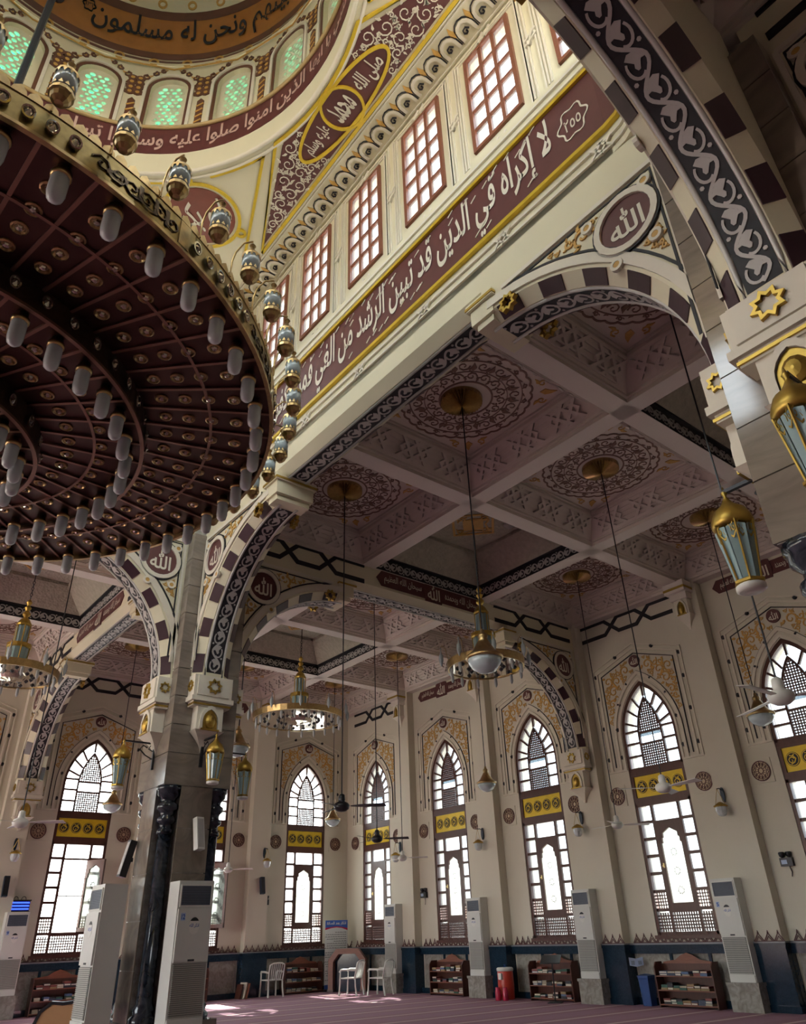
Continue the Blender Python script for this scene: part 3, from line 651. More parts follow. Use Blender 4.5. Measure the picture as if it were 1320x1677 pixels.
# ================================================================== clerestory
CWZ0, CWZ1, CHW = 12.543, 15.173, .5417; CWU = [-4.5, -2.7, -.9, .9, 2.7, 4.5]; ZC = 15.5
cm = MB()
for u in CWU: open_panel(cm, u - .9, u + .9, 10.9, ZC, u, CHW, CWZ0, CWZ1, 0, wallmap, .35)
for s in (-1, 1): cm.quad((s * 5.4, 0, 10.9), (s * 6.2, 0, 10.9), (s * 6.2, 0, ZC), (s * 5.4, 0, ZC))
clm = cm.mesh('wall_clerestory', 'cream')
mm = MB()
for u in CWU + [5.4 + .9]:
    for d in (-.70, -.76):
        mm.stroke([(u + d, 12.35), (u + d, 15.3)], .03, wallmap, .035)
    for d in (-.98, -1.1, -.82):
        if -5.5 < u + d < 5.5: mm.stroke([(u + d, 12.2), (u + d, 15.4)], .03, wallmap, .03)
    if u < 5:
        for z in (12.28, 12.18): mm.stroke([(u - .76, z), (u + .76, z)], .03, wallmap, .035)
        for z in (15.28, 15.36): mm.stroke([(u - .76, z), (u + .76, z)], .03, wallmap, .03)
        mm.stroke([(u + .70, 12.35), (u + .70, 15.3)], .03, wallmap, .035); mm.stroke([(u + .76, 12.35), (u + .76, 15.3)], .03, wallmap, .035)
    for z in (13.85,):
        for q_ in (-.07, .07): mm.stroke([(u - 1.04, z + q_ - .06), (u - .78, z + q_ + .06)], .04, wallmap, .05); mm.stroke([(u - .9 - .06, z - .16), (u - .9 + .06, z + .16)], .04, wallmap, .05)
    for q_ in (-.08, .08): mm.stroke([(u + q_ - .06, 12.08), (u + q_ + .06, 12.36)], .04, wallmap, .05); mm.stroke([(u + q_ - .06, 15.24), (u + q_ + .06, 15.42)], .04, wallmap, .05)
mlm = mm.mesh('window_moulding', 'ivory')
wf = MB(); fwd = .075
for (x0, x1, z0, z1) in ((-CHW, -CHW + fwd, CWZ0, CWZ1), (CHW - fwd, CHW, CWZ0, CWZ1), (-CHW, CHW, CWZ0, CWZ0 + fwd), (-CHW, CHW, CWZ1 - fwd, CWZ1)): wf.box(x0, -.05, z0, x1, .06, z1)
cfm = wf.mesh('window_frame', 'woodr')
wf = MB(); iw = (2 * CHW - 2 * fwd) / 3; ih = (CWZ1 - CWZ0 - 2 * fwd) / 5
for k in (1, 2): wf.box(-CHW + fwd + k * iw - .035, -.03, CWZ0, -CHW + fwd + k * iw + .035, .04, CWZ1)
for k in range(1, 5): wf.box(-CHW, -.028, CWZ0 + fwd + k * ih - .03, CHW, .038, CWZ0 + fwd + k * ih + .03)
cgm = wf.mesh('glazing_bar', 'woodr')
cpm = MB().box(-iw / 2, .0, -ih / 2, iw / 2, .006, ih / 2).mesh('pane', 'pane')
nwin = 0
for k, (sd_, wc) in enumerate((('east', 1), ('north', 0), ('west', 0), ('south', 0))):
    rz = -pi / 2 + k * pi / 2; c = (6.2 * cos(k * pi / 2), 6.2 * sin(k * pi / 2), 0)
    w_ = place('wall_clerestory_' + sd_, clm, None, c, rz); struct(w_); tag(w_, label='cream clerestory wall on the ' + sd_ + ' side of the domed square'); place('window_moulding', mlm, w_)
    for u in CWU:
        lo = Vector(c) + Matrix.Rotation(rz, 3, 'Z') @ Vector((u, 0, 0))
        if k > 1: continue
        nwin += 1; r = empty('window_%d' % nwin, (lo.x, lo.y, 0), rz); struct(r); tag(r, label='small gridded clerestory window with red wood frame')
        place('window_frame', cfm, r); place('glazing_bar', cgm, r)
        for i in range(3):
            for j in range(5): place('pane', cpm, r, (-CHW + fwd + (i + .5) * iw, 0, CWZ0 + fwd + (j + .5) * ih))
# ---- flat ceiling with round opening
n = 96; RH = 4.42; mb = MB()
for k in range(n):
    p = []
    for q in (k, k + 1):
        a = 2 * pi * q / n; m_ = max(abs(cos(a)), abs(sin(a))); p.append(((RH * sin(a), RH * cos(a), ZC), (6.25 * sin(a) / m_, 6.25 * cos(a) / m_, ZC)))
    mb.quad(p[0][0], p[1][0], p[1][1], p[0][1])
cz = mb.build('ceiling', 'cream'); struct(cz); tag(cz, label='cream flat ceiling around the dome opening')
mb = MB(); mb.tube([(4.62 * sin(2 * pi * k / n), 4.62 * cos(2 * pi * k / n), ZC) for k in range(n)], .035, 6, True); mb.tube([(4.46 * sin(2 * pi * k / n), 4.46 * cos(2 * pi * k / n), ZC) for k in range(n)], .045, 6, True); mb.build('ring_moulding', 'ivory', cz, True)
E4 = [lambda u, v, p, c=cos(k * pi / 2), s=sin(k * pi / 2): (c * (6.2 - v) + s * u, s * (6.2 - v) - c * u, ZC - p) for k in range(4)]
def upperarc(r, a, n=10): return [(-a + 2 * a * k / n, 6.2 - sqrt(r * r - (-a + 2 * a * k / n) ** 2)) for k in range(n + 1)]
poly = [(-3.78, .80)] + upperarc(4.66, 1.34) + [(3.78, .80)]
out = [(-4.02, .72)] + upperarc(4.57, 1.42) + [(4.02, .72)]
pts_ = [(-3.4, .9)]; rng = random.Random(11); sp_ = []
def in_poly(x, y, P):
    k = False
    for (x0, y0), (x1, y1) in zip(P, P[1:] + P[:1]):
        if (y0 > y) != (y1 > y) and x < (x1 - x0) * (y - y0) / (y1 - y0) + x0: k = not k
    return k
for r in (.15, .11, .08, .055):
    for _ in range(1500):
        x, y = rng.uniform(.0, 3.7), rng.uniform(.8, 1.9)
        if (x / 1.46) ** 2 + ((y - 1.21) / .40) ** 2 < 1: continue
        if any(not in_poly(x + r * cos(t), y + r * sin(t), poly) or (abs(x + r * cos(t)) / 1.44) ** 2 + ((y + r * sin(t) - 1.21) / .39) ** 2 < 1 for t in [q * pi / 4 for q in range(8)]): continue
        if all((x - q[0]) ** 2 + (y - q[1]) ** 2 > ((r + q[2]) * .93) ** 2 for q in sp_): sp_.append((x, y, r, rng.choice((-1, 1)), rng.random() * 6))
sp_ += [(-x, y, r, -q, pi - t) for x, y, r, q, t in sp_]
for k in range(4):
    f = E4[k]; b = MB().slab(poly, f, 0, .012).build('arabesque_panel', 'maroon', cz)
    m_ = MB(); m_.stroke(out, .07, f, .03, closed=True); t = 28
    el = [(1.42 * cos(2 * pi * q / 40), 1.21 + .37 * sin(2 * pi * q / 40)) for q in range(40)]; m_.stroke(el, .06, f, .05, closed=True); m_.stroke(disc(0, 1.2, .42, 32), .05, f, .06, closed=True); m_.build('gilt_border', 'goldp', b)
    if k > 1: continue
    m_ = MB()
    for i, s_ in enumerate(sp_):
        m_.stroke(spiral(*s_[:3], s_[3], s_[4], 1.25, 12), .024, f, .024, .014)
        for e_ in range(4): m_.slab(leaf(s_[0] + s_[2] * cos(s_[4] + 1.6 * e_), s_[1] + s_[2] * sin(s_[4] + 1.6 * e_), s_[2] * .8, s_[4] + 1.6 * e_ + s_[3] * .8), f, 0, .024)
    m_.build('scrollwork', 'ivory', b)
    m_ = MB(); letter(m_, 'محمد', -.26, 1.0, .26, 1.44, f, .03, .02); letter(m_, 'صلى الله', .5, .98, 1.2, 1.4, f, .03, .02); letter(m_, 'عليه وسلم', -1.2, .98, -.5, 1.4, f, .03, .02)
    m_.build('lettering', 'ivory', b)
    d = MB(); g = MB(); iv = MB()
    for i in range(-13, 14):
        x = i * .42; h = [(x - .15, .14), (x - .15, .28)] + arc(x, .28, .15, pi, 0, 6) + [(x + .15, .14)]
        iv.stroke(h, .06, f, .03); d.stroke([(x - .19, .14), (x - .19, .3)] + arc(x, .3, .19, pi, 0, 6)[1:] + [(x + .19, .14)], .02, f, .02); d.stroke(spiral(x - .02, .24, .08, 1, 0, 1.2, 7), .02, f, .03)
        g.slab(leaf(x + .21, .30, .24, pi / 2, .5), f, 0, .02)
    d.build('crest_outline', 'black', cz); iv.build('crest_ornament', 'ivory', cz); g.build('gilt_leaf', 'ochre', cz)
    m_ = MB(); [m_.stroke([(-6.1, v), (6.1, v)], .025, f, .03) for v in (.06, .6, .66)]; m_.build('ceiling_moulding', 'ivory', cz)
for k in range(4):
    ca, sa = cos(-k * pi / 2), sin(-k * pi / 2)
    # local axes at the north-east corner: u to the right of the diagonal, v towards the centre
    def f(u, v, p, ca=ca, sa=sa):
        x = (6.2 - v * sqrt(.5) - 0) + u * sqrt(.5); y = (6.2 - v * sqrt(.5)) - u * sqrt(.5); return (ca * x - sa * y, sa * x + ca * y, ZC - p)
    vc = (6.2 - 3.93) * sqrt(2)
    b = MB().slab(disc(0, vc, .72, 36), f, 0, .012).build('roundel', 'maroon' if k else M.setdefault('brick', mat('russet_paint', (.22, .055, .035), .45, var=.15, scale=5)), cz)
    m_ = MB(); m_.stroke(disc(0, vc, .82, 40), .07, f, .03, closed=True)
    w2 = [(1.85, 3.95), (.55, 1.55)]; rr_ = 6.2 * sqrt(2)
    oa = [(4.66 * sin(t), rr_ - 4.66 * cos(t)) for t in [R(-22 + 44 * q / 14) for q in range(15)]]
    m_.stroke([(-.62, 2.05)] + [(-1.5, 1.9)][:0] + [oa[0]] + oa[:6], .06, f, .03); m_.stroke(oa[9:] + [(.62, 2.05)], .06, f, .03)
    for (x, y) in ((0, vc + .9), (.72, vc - .55), (-.72, vc - .55)): ring(m_, x, y, .06, .12, f, 0, .04, 14)
    m_.build('gilt_border', 'goldp', b)
    if k < 1:
        m_ = MB(); letter(m_, 'ابو بكر', -.5, vc - .42, .5, vc + .42, f, .03, .02); m_.build('lettering', 'ivory', b)
# ---- drum
def cyl(r): return lambda u, z, p: ((r - p) * sin(u), (r - p) * cos(u), z)
DR = 4.44; dn = 18; da = 2 * pi / dn; az0 = R(16.4)
dm = MB(); f = cyl(DR)
for k in range(n):
    a, b = 2 * pi * k / n, 2 * pi * (k + 1) / n; dm.quad(f(a, ZC, 0), f(b, ZC, 0), f(b, 16.13, 0), f(a, 16.13, 0))
for k in range(dn):
    c = az0 + k * da
    for q in range(1): open_panel(dm, c - da / 2, c + da / 2, 16.98, 19.45, c, R(5.4), 17.05, 18.48, .42, f, .22, 8, True, 4)
for z_ in (16.985, 19.452):
    for k in range(n):
        a, b = 2 * pi * k / n, 2 * pi * (k + 1) / n; dm.quad(f(a, z_, .06), f(b, z_, .06), f(b, z_, -.25), f(a, z_, -.25))
dr = dm.build('wall_drum', 'cream'); struct(dr); tag(dr, label='cream drum of the dome with round-headed windows')
mb = MB()
for k in range(n):
    a, b = 2 * pi * k / n, 2 * pi * (k + 1) / n; mb.band([(a, 16.13), (b, 16.13)], [(a, 16.98), (b, 16.98)], f, -.02, .012)
q = mb.build('inscription_band', 'maroon', dr)
mb = MB(); a0 = R(-24)
letter(mb, 'الذين امنوا صلوا عليه وسلموا تسليما', R(7), 16.24, R(84), 16.88, f, .025, .02); letter(mb, 'بسم الله الرحمن الرحيم', R(-48), 16.24, R(4), 16.88, f, .025, .02); letter(mb, 'ان الله وملائكته يصلون على النبي يا ايها', R(86), 16.24, R(160), 16.88, f, .025, .02)
mb.build('lettering', M.setdefault('pinkiv', mat('rosy_ivory', (.62, .42, .36), .5)), q)
mb = MB(); mb.tube([(4.40 * sin(2 * pi * k / n), 4.40 * cos(2 * pi * k / n), 17.0) for k in range(n)], .05, 6, True); mb.build('gilt_ledge', M.setdefault('tan', mat('tan_paint', (.50, .36, .16), .5)), dr, True)
# pierced window screens with turquoise glass
sc = MB(); f0 = cyl(DR + .16); hs = .085
def inside(u, z, mg=0): return abs(u) < .42 - mg and z > 17.05 + mg and (z < 18.48 or (u / (.42 - mg)) ** 2 + ((z - 18.48) / (.42 - mg)) ** 2 < 1)
gl = MB()
for i in range(-8, 9):
    for j in range(0, 16):
        u = (i + (.5 if j % 2 else 0)) * hs * sqrt(3); z = 17.13 + j * hs * 1.5
        if not inside(u, z, .03): continue
        hx = [(u + hs * 1.02 * cos(pi / 6 + pi / 3 * t), z + hs * 1.02 * sin(pi / 6 + pi / 3 * t)) for t in range(6)]; hx = [p for a, b in zip(hx, hx[1:] + hx[:1]) for p in (a, ((a[0] + b[0]) / 2, (a[1] + b[1]) / 2))]
        r = hs * .62 * (.75 + .45 * ((i * 7 + j * 13) % 5) / 4)
        ic = [(u + r * cos(pi / 6 + pi / 6 * t), z + r * sin(pi / 6 + pi / 6 * t)) for t in range(12)]
        if inside(u, z, .13): sc.band([(a / DR, b) for a, b in hx], [(a / DR, b) for a, b in ic], f0, -.06, .06, True)
        else: sc.slab([(a / DR, b) for a, b in hx], f0, 0, .05)
edge = [(.45, 17.03), (.45, 18.48)] + arc(0, 18.48, .45, 0, pi, 12)[1:] + [(-.45, 17.03)]; edg2 = [(.36, 17.03), (.36, 18.48)] + arc(0, 18.48, .36, 0, pi, 12)[1:] + [(-.36, 17.03)]
sc.band([(a / DR, b) for a, b in edge], [(a / DR, b) for a, b in edg2], f0, -.01, .05)
gl.slab([(a / DR, b) for a, b in edge], f0, -.02, -.012)
scm, glm = sc.mesh('pierced_screen', 'cream'), gl.mesh('turquoise_glass', 'cyan')
fm = MB(); e3 = [(.50, 17.03), (.50, 18.48)] + arc(0, 18.48, .50, 0, pi, 12)[1:] + [(-.50, 17.03)]; e4 = [(.57, 17.03), (.57, 18.48)] + arc(0, 18.48, .57, 0, pi, 12)[1:] + [(-.57, 17.03)]
fm.band([(a / DR, b) for a, b in e3], [(a / DR, b) for a, b in e4], f, 0, .05); fm = fm.mesh('window_surround', 'ivory')
fl = MB(); e5 = [(.425, 17.03), (.425, 18.48)] + arc(0, 18.48, .425, 0, pi, 12)[1:] + [(-.425, 17.03)]; fl.stroke([(a / DR, b) for a, b in e5][::1], .03, f, .02)
fl = MB().band([(a / DR, b) for a, b in e5], [(a / DR, b) for a, b in e3], f, 0, .015).mesh('painted_border', 'brown')
oc = MB(); w_ = da * DR
G = lambda u, z, p: f(u / DR, z, p)
oc.slab([(-.08, 17.05), (.08, 17.05), (.08, 17.95), (0, 18.05), (-.08, 17.95)], G, 0, .02); om = MB()
for i, z in enumerate((18.35, 18.72)):
    for t in range(4):
        a = pi / 4 + t * pi / 2; oc.slab(disc(.12 * cos(a), z + .12 * sin(a), .11, 8), G, 0, .02); om.slab(disc(.12 * cos(a), z + .12 * sin(a), .05, 6), G, 0, .03)
for s in (-1, 1):
    for (x, z, r, d) in ((.22, 18.9, .10, 1), (.38, 19.08, .09, -1), (.56, 19.2, .07, 1), (.16, 18.25, .06, -1), (.2, 18.55, .07, 1)): oc.stroke(spiral(s * x, z, r, d * s, 1.57, 1.2, 8), .05, G, .02, .03); om.slab(leaf(s * x, z, r * 1.6, 1.57 - s * .9), G, 0, .015)
om.stroke([(-w_ / 2, 19.30), (w_ / 2, 19.30)], .04, G, .02)
for z in (17.2, 17.4, 17.6, 17.8): om.stroke([(-.08, z - .05), (.08, z + .05)], .04, G, .03)
ocm, omm = oc.mesh('painted_ornament', 'brown'), om.mesh('gilt_ornament', 'ochre')
for k in range(dn):
    c = az0 + k * da; nwin += 1
    w1 = place('window_%d' % nwin, fm, None, None, -c); struct(w1); tag(w1, label='round-headed drum window with turquoise pierced screen'); place('pierced_screen', scm, w1); place('turquoise_glass', glm, w1); place('painted_border', fl, w1)
    q = place('painted_ornament', ocm, dr, None, -(c + da / 2)); place('gilt_ornament', omm, q)
# dome shell with painted rings
def dome(z0, z1, m, name, par, p=0):
    mb = MB(); steps = max(2, int((z1 - z0) / .25))
    rad = lambda z: DR * sqrt(max(0, 1 - ((z - 19.45) / 5.2) ** 2)) - p
    for i in range(steps):
        za, zb = z0 + (z1 - z0) * i / steps, z0 + (z1 - z0) * (i + 1) / steps
        for k in range(n):
            a, b = 2 * pi * k / n, 2 * pi * (k + 1) / n
            mb.quad(*((rad(z) * sin(t), rad(z) * cos(t), z) for t, z in ((a, za), (b, za), (b, zb), (a, zb))))
    o = mb.build(name, m, par, True); return o
drad = lambda z: DR * sqrt(max(0, 1 - ((z - 19.45) / 5.2) ** 2))
ds = dome(19.45, 24.64, 'cream', 'ceiling_dome', None); struct(ds); tag(ds, label='painted dome with orange calligraphy ring')
dome(19.46, 19.62, 'brown', 'painted_ring', ds, .012); ob = dome(19.75, 21.2, 'orange', 'orange_ring', ds, .012); dome(19.66, 19.9, 'brown', 'painted_ring', ds, .018); dome(21.0, 21.25, 'brown', 'painted_ring', ds, .018); dome(21.6, 21.66, 'ochre', 'painted_ring', ds, .014); dome(22.2, 22.9, 'ochre', 'painted_ring', ds, .014)
fd = lambda u, z, p: ((drad(z) - p) * sin(u), (drad(z) - p) * cos(u), z)
mb = MB(); letter(mb, 'بينهم ونحن له مسلمون', R(10), 20.0, R(76), 21.0, fd, .05, .014); letter(mb, 'لا نفرق بين احد من', R(80), 20.0, R(150), 21.0, fd, .05, .014); letter(mb, 'قولوا امنا بالله', R(-60), 20.0, R(2), 21.0, fd, .05, .014)
mb.stroke([((8.5 + (1.7 + .3 * cos(6 * t)) * cos(t)) * pi / 180, 20.75 + (.16 + .02 * cos(6 * t)) * sin(t)) for t in [2 * pi * k / 24 for k in range(24)]], .004, fd, .05, closed=True); letter(mb, '٦٣١', R(7.4), 20.68, R(9.6), 20.82, fd, .05)
mb.build('lettering', 'black', ob)
mb = MB()
for k in range(36):
    c = k * pi / 18
    ring(mb, 0, 0, .07, .12, lambda u, z, p, c=c: fd(c + u / 4.3, 21.45 + z, p), 0, .02, 12); ring(mb, 0, 0, .07, .12, lambda u, z, p, c=c: fd(c + u / 4.4, 19.54 + z, p), 0, .03, 12)
mb.build('painted_beads', 'ochre', ds)
o = MB().box(-6.6, -6.6, 15.6, 6.6, -4.9, 15.75).box(-6.6, 4.9, 15.6, 6.6, 6.6, 15.75).box(-6.6, -4.9, 15.6, -4.9, 4.9, 15.75).box(4.9, -4.9, 15.6, 6.6, 4.9, 15.75)
o = o.build('ceiling_roof_slab', 'cream', None); struct(o)
# ================================================================== tall windows of the outer walls
def lattice(mb, x0, x1, z0, z1, clip=None, c=.062, b=.027, y=(-.01, .02)):
    n = max(2, round((x1 - x0) / c)); m_ = max(2, round((z1 - z0) / c))
    for k in range(1, n):
        x = x0 + (x1 - x0) * k / n; zt = z1 if not clip else min(z1, clip(x)); mb.box(x - b / 2, y[0], z0, x + b / 2, y[1], zt)
    for k in range(1, m_):
        z = z0 + (z1 - z0) * k / m_
        if clip:
            xs = [x0 + (x1 - x0) * i / 60 for i in range(61)]; xs = [x for x in xs if clip(x) > z]
            if len(xs) > 1: mb.box(xs[0], y[0], z - b / 2, xs[-1], y[1], z + b / 2)
        else: mb.box(x0, y[0], z - b / 2, x1, y[1], z + b / 2)
fr_ = MB(); gr = MB(); la = MB(); PANES = []
a = .075
for (x0, x1, z0, z1) in ((-HW, -HW + a, ZB, ZT), (HW - a, HW, ZB, ZT), (-HW, HW, ZB, ZB + a), (-HW, HW, ZT - .07, ZT), (-HW, -HW + a, ZU, ZS), (HW - a, HW, ZU, ZS), (-HW, HW, ZU, ZU + a), (-HW, HW, 4.15, 4.25), (-HW, HW, 4.82, ZU)): fr_.box(x0, -.06, z0, x1, .08, z1)
fr_.band(parch(HW, ZA - ZS, ZS, 10), parch(HW - a, ZA - ZS - .11, ZS, 10), wallmap, -.08, .06)
fr_.box(-HW - .05, -.12, ZB - .06, HW + .05, 0, ZB + .01)
wfm = fr_.mesh('window_frame', 'wood')
# lower grid
xs = [-.709, -.40, -.34, .34, .40, .709]; t = .05
for s in (-1, 1): gr.box(s * .37 - .035, -.02, ZB, s * .37 + .035, .05, ZT)
rows = [4.08, 3.70, 3.325, 2.95, 2.575, 2.20, 1.82, 1.40]
for z in rows[1:-1]:
    for s in (-1, 1): gr.box(min(s * .35, s * .72), -.02, z - .012, max(s * .35, s * .72), .05, z + .055)
gr.box(-.36, -.02, 3.68, .36, .05, 3.73); gr.box(-.36, -.02, 1.78, .36, .05, 1.87)
for i in range(5):
    for s in (-1, 1): PANES.append((s * .555, (rows[i] + rows[i + 1] + .05) / 2, .31, rows[i] - rows[i + 1] - .05))
PANES.append((0, 3.905, .68, .35))
for s in (-1, 1):
    for (z0, z1) in ((1.87, 2.20), (1.40, 1.78)): lattice(la, s * .555 - .155, s * .555 + .155, z0, z1)
lattice(la, -.34, .34, 1.40, 1.78)
# upper grid: ring of panes round a pointed lattice
a2, h2, z2 = .36, .98, 5.72; inn = parch(a2, h2, z2, 10); inn0 = parch(a2 - .05, h2 - .08, z2, 10)
gr.band(inn, inn0, wallmap, -.05, .02)
for s in (-1, 1): gr.box(s * .335 - .025, -.02, ZU, s * .335 + .025, .05, z2)
for z in (5.27, 5.58, 5.88):
    for s in (-1, 1): gr.box(min(s * .33, s * .72), -.02, z - .025, max(s * .33, s * .72), .05, z + .025)
for z in (5.53, 5.82): gr.box(-.34, -.02, z - .025, .34, .05, z + .025)
cl = lambda x: z2 + sqrt(max(0, ((h2 - .08) ** 2 + (a2 - .05) ** 2) ** 2 / (4 * (a2 - .05) ** 2) - (abs(x) + ((h2 - .08) ** 2 - (a2 - .05) ** 2) / (2 * (a2 - .05))) ** 2))
lattice(la, -.31, .31, ZU + .07, 5.51, None, .062, .028); lattice(la, -.31, .31, 5.84, 6.62, cl, .062, .028)
outr = parch(HW - a, ZA - ZS - .11, ZS, 40); innr = parch(a2, h2, z2, 40)
for k in (10, 19, 28, 52, 61, 70):
    p, q = outr[k], innr[k]; gr.stroke([p, q], .05, lambda u, v, pp: (u, .05 - pp, v), .07)
gr.stroke([outr[40], innr[40]], .05, lambda u, v, pp: (u, .05 - pp, v), .07)
for s in (-1, 1):
    for (z0, z1) in ((4.986, 5.245), (5.295, 5.555), (5.605, 5.855)): PANES.append((s * .53, (z0 + z1) / 2, .34, z1 - z0))
PANES.append((0, 5.675, .62, .24))
grm, lam = gr.mesh('glazing_bar', 'wood'), la.mesh('lattice_screen', 'wood')
pms = {}
def pane_mesh(w, h):
    k = (round(w, 3), round(h, 3))
    if k not in pms: pms[k] = MB().box(-w / 2, .02, -h / 2, w / 2, .026, h / 2).mesh('pane', 'pane')
    return pms[k]
wed = []
ks = [0, 10, 19, 28, 40, 52, 61, 70, 80]
for i, j in zip(ks, ks[1:]):
    st = [i + (j - i) * t / 3 for t in range(4)]; st = [int(round(q)) for q in st]
    wed.append(MB().band([outr[q] for q in st], [innr[q] for q in st], lambda u, v, p: (u, .026 - p, max(v, 5.9)), 0, .006).mesh('pane', 'pane'))
lback = MB().box(-.31, .03, 4.98, .31, .034, 5.51).mesh('pane', 'pane'); lback2 = MB().slab([(-.31, 5.84)] + [(-x, z) for x, z in inn0] + [(.31, 5.84)], lambda u, v, p: (u, .034 - p, v), 0, .004).mesh('pane', 'pane')
lback3 = MB().box(-.71, .03, 1.40, .71, .034, 1.82).mesh('pane', 'pane')
# casement with shaped head
cs = MB(); hd = [(-.27, 1.97), (-.27, 3.22), (-.235, 3.22), (-.235, 3.34), (-.20, 3.34), (-.20, 3.44), (-.09, 3.50), (0, 3.55), (.09, 3.50), (.20, 3.44), (.20, 3.34), (.235, 3.34), (.235, 3.22), (.27, 3.22), (.27, 1.97)]
ot = [(-.34, 1.87), (-.34, 3.22), (-.34, 3.3), (-.34, 3.36), (-.34, 3.45), (-.34, 3.55), (-.34, 3.68), (0, 3.68), (.34, 3.68), (.34, 3.55), (.34, 3.45), (.34, 3.36), (.34, 3.3), (.34, 3.22), (.34, 1.87)]
CF = lambda u, v, p: (u, .04 - p, v)
cs.band(hd, ot, CF, 0, .06); cs.box(-.34, -.02, 1.87, .34, .04, 1.97); csm = cs.mesh('casement', 'wood')
cpn = MB().slab(hd, CF, .02, .026).mesh('frosted_pane', 'frost')
et = MB()
for z in (2.22, 2.62, 3.02): et.band(star8(0, z, .10), star8(0, z, .075), CF, .027, .031, True)
etm = et.mesh('etched_star', M.setdefault('etch', mat('etched_white', (.82, .83, .80), .5, var=.02)))
han = MB().box(-.015, -.05, 2.7, .015, -.02, 2.8).box(-.01, -.09, 2.73, .01, -.04, 2.75).mesh('window_handle', 'brass')
# gilt inscription board between lower and upper light
gp = MB().box(-.70, -.02, 4.28, .70, .02, 4.79).mesh('gilt_board', M.setdefault('goldboard', mat('gold_board', (.92, .62, .03), .3, metal=.1, var=.2, scale=5)))
gdm, gdt = MB(), MB()
gdm.slab(disc(0, 4.535, .15, 20), wallmap, .02, .03); GF = lambda u, v, p: (u, -.031 - p, v)
ring(gdt, 0, 4.535, .125, .14, GF, 0, .006, 20); gdt.stroke(spiral(-.03, 4.51, .08, 1, .4, 1.1, 9), .022, GF, .006, .012); gdt.stroke([(.02, 4.60), (.07, 4.54), (.03, 4.47), (-.05, 4.44)], .022, GF, .006); gdt.stroke([(-.06, 4.62), (.0, 4.60), (.05, 4.63)], .02, GF, .006)
gdm, gdt = gdm.mesh('calligraphy_disc', 'black'), gdt.mesh('calligraphy', 'goldp')
wbf = MB().box(-HW, -.055, 4.25, HW, -.02, 4.285).box(-HW, -.055, 4.785, HW, -.02, 4.82).box(-HW, -.055, 4.25, -.70, .02, 4.82).box(.70, -.055, 4.25, HW, .02, 4.82).box(-HW, .03, 4.2, HW, .06, 4.9).mesh('board_frame', 'wood')
NPANE = {}
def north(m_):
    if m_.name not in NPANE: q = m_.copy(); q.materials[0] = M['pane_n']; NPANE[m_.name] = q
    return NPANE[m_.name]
def tall_window(w_, u, opened=0):
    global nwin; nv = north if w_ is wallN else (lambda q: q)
    nwin += 1; M4 = Matrix.Rotation(w_.rotation_euler.z, 4, 'Z'); lo = w_.location + M4.to_3x3() @ Vector((u, .08, 0))
    r = empty('window_%d' % nwin, lo, w_.rotation_euler.z); struct(r); tag(r, label='tall pointed window with dark wood lattice and gilt board')
    place('window_frame', wfm, r); place('glazing_bar', grm, r); place('lattice_screen', lam, r); place('board_frame', wbf, r)
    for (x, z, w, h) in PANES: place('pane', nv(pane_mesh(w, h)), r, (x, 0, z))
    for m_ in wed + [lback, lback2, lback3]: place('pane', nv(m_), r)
    b = place('gilt_board', gp, r)
    for k in range(4): q = place('calligraphy_disc', gdm, b, (-.51 + .34 * k, 0, 0)); place('calligraphy', gdt, q)
    c = place('casement', csm, r); place('frosted_pane', cpn, c); place('etched_star', etm, c); place('window_handle', han, c, (-.30, 0, 0))
    if opened:
        c.matrix_local = Matrix.Translation((opened[0], 0, 0)) @ Matrix.Rotation(opened[1], 4, 'Z') @ Matrix.Translation((-opened[0], 0, 0))
        MB().box(-.33, .0, 2.75, .33, .02, 2.78).box(-.33, 0, 3.2, .33, .02, 3.22).box(-.10, .005, 1.9, -.085, .015, 2.75).build('outer_bar', 'steel', r)
    return r
for u in uE:
    if u < 4.5: tall_window(wallE, u)
for u in uN:
    if u > -4.5: tall_window(wallN, u, (.34, R(116)) if abs(u - 7.56) < .1 else (.34, R(122)) if abs(u - 11.4) < .1 else 0)
# ---- painted surrounds
ou_, ar_, iv_, bo_ = MB(), MB(), MB(), MB()
ZP0 = 4.98
F = wallmap
pent = [(-1.12, ZP0 + .1), (-1.12, 7.46), (0, 7.84), (1.12, 7.46), (1.12, ZP0 + .1)]
ou_.stroke(pent, .026, F, .02)
oa_ = [(1.0, ZP0 + .1)] + parch(1.0, 1.64, 5.72, 12) + [(-1.0, ZP0 + .1)]; ou_.stroke(oa_, .022, F, .03)
iv_.band([(1.0, ZP0)] + parch(1.0, 1.64, 5.72, 12) + [(-1.0, ZP0)], [(.93, ZP0)] + parch(.93, 1.54, 5.72, 12) + [(-.93, ZP0)], F, 0, .04)
iv_.band([(.86, ZP0)] + parch(.86, 1.44, 5.74, 12) + [(-.86, ZP0)], [(.80, ZP0)] + parch(.80, 1.36, 5.75, 12) + [(-.80, ZP0)], F, 0, .03)
p2 = [(-1.24, ZP0), (-1.24, 7.56), (0, 7.98), (1.24, 7.56), (1.24, ZP0)]; iv_.stroke(p2, .05, F, .035); iv_.stroke([(-1.36, ZP0), (-1.36, 7.66), (0, 8.1), (1.36, 7.66), (1.36, ZP0)], .04, F, .03)
for s in (-1, 1):
    iv_.stroke([(s * .8, ZP0), (s * 1.38, ZP0)], .05, F, .035)
def sur_ok(x, z):
    if x > 1.09 or x < .02 or z < 5.3 or z > 7.80 - .34 * x: return False
    if hypot(x, z - 7.62) < .19: return False
    h_, a_ = 1.69, 1.03; c_ = (h_ * h_ - a_ * a_) / (2 * a_)
    return hypot(x + c_, max(0, z - 5.72)) > a_ + c_
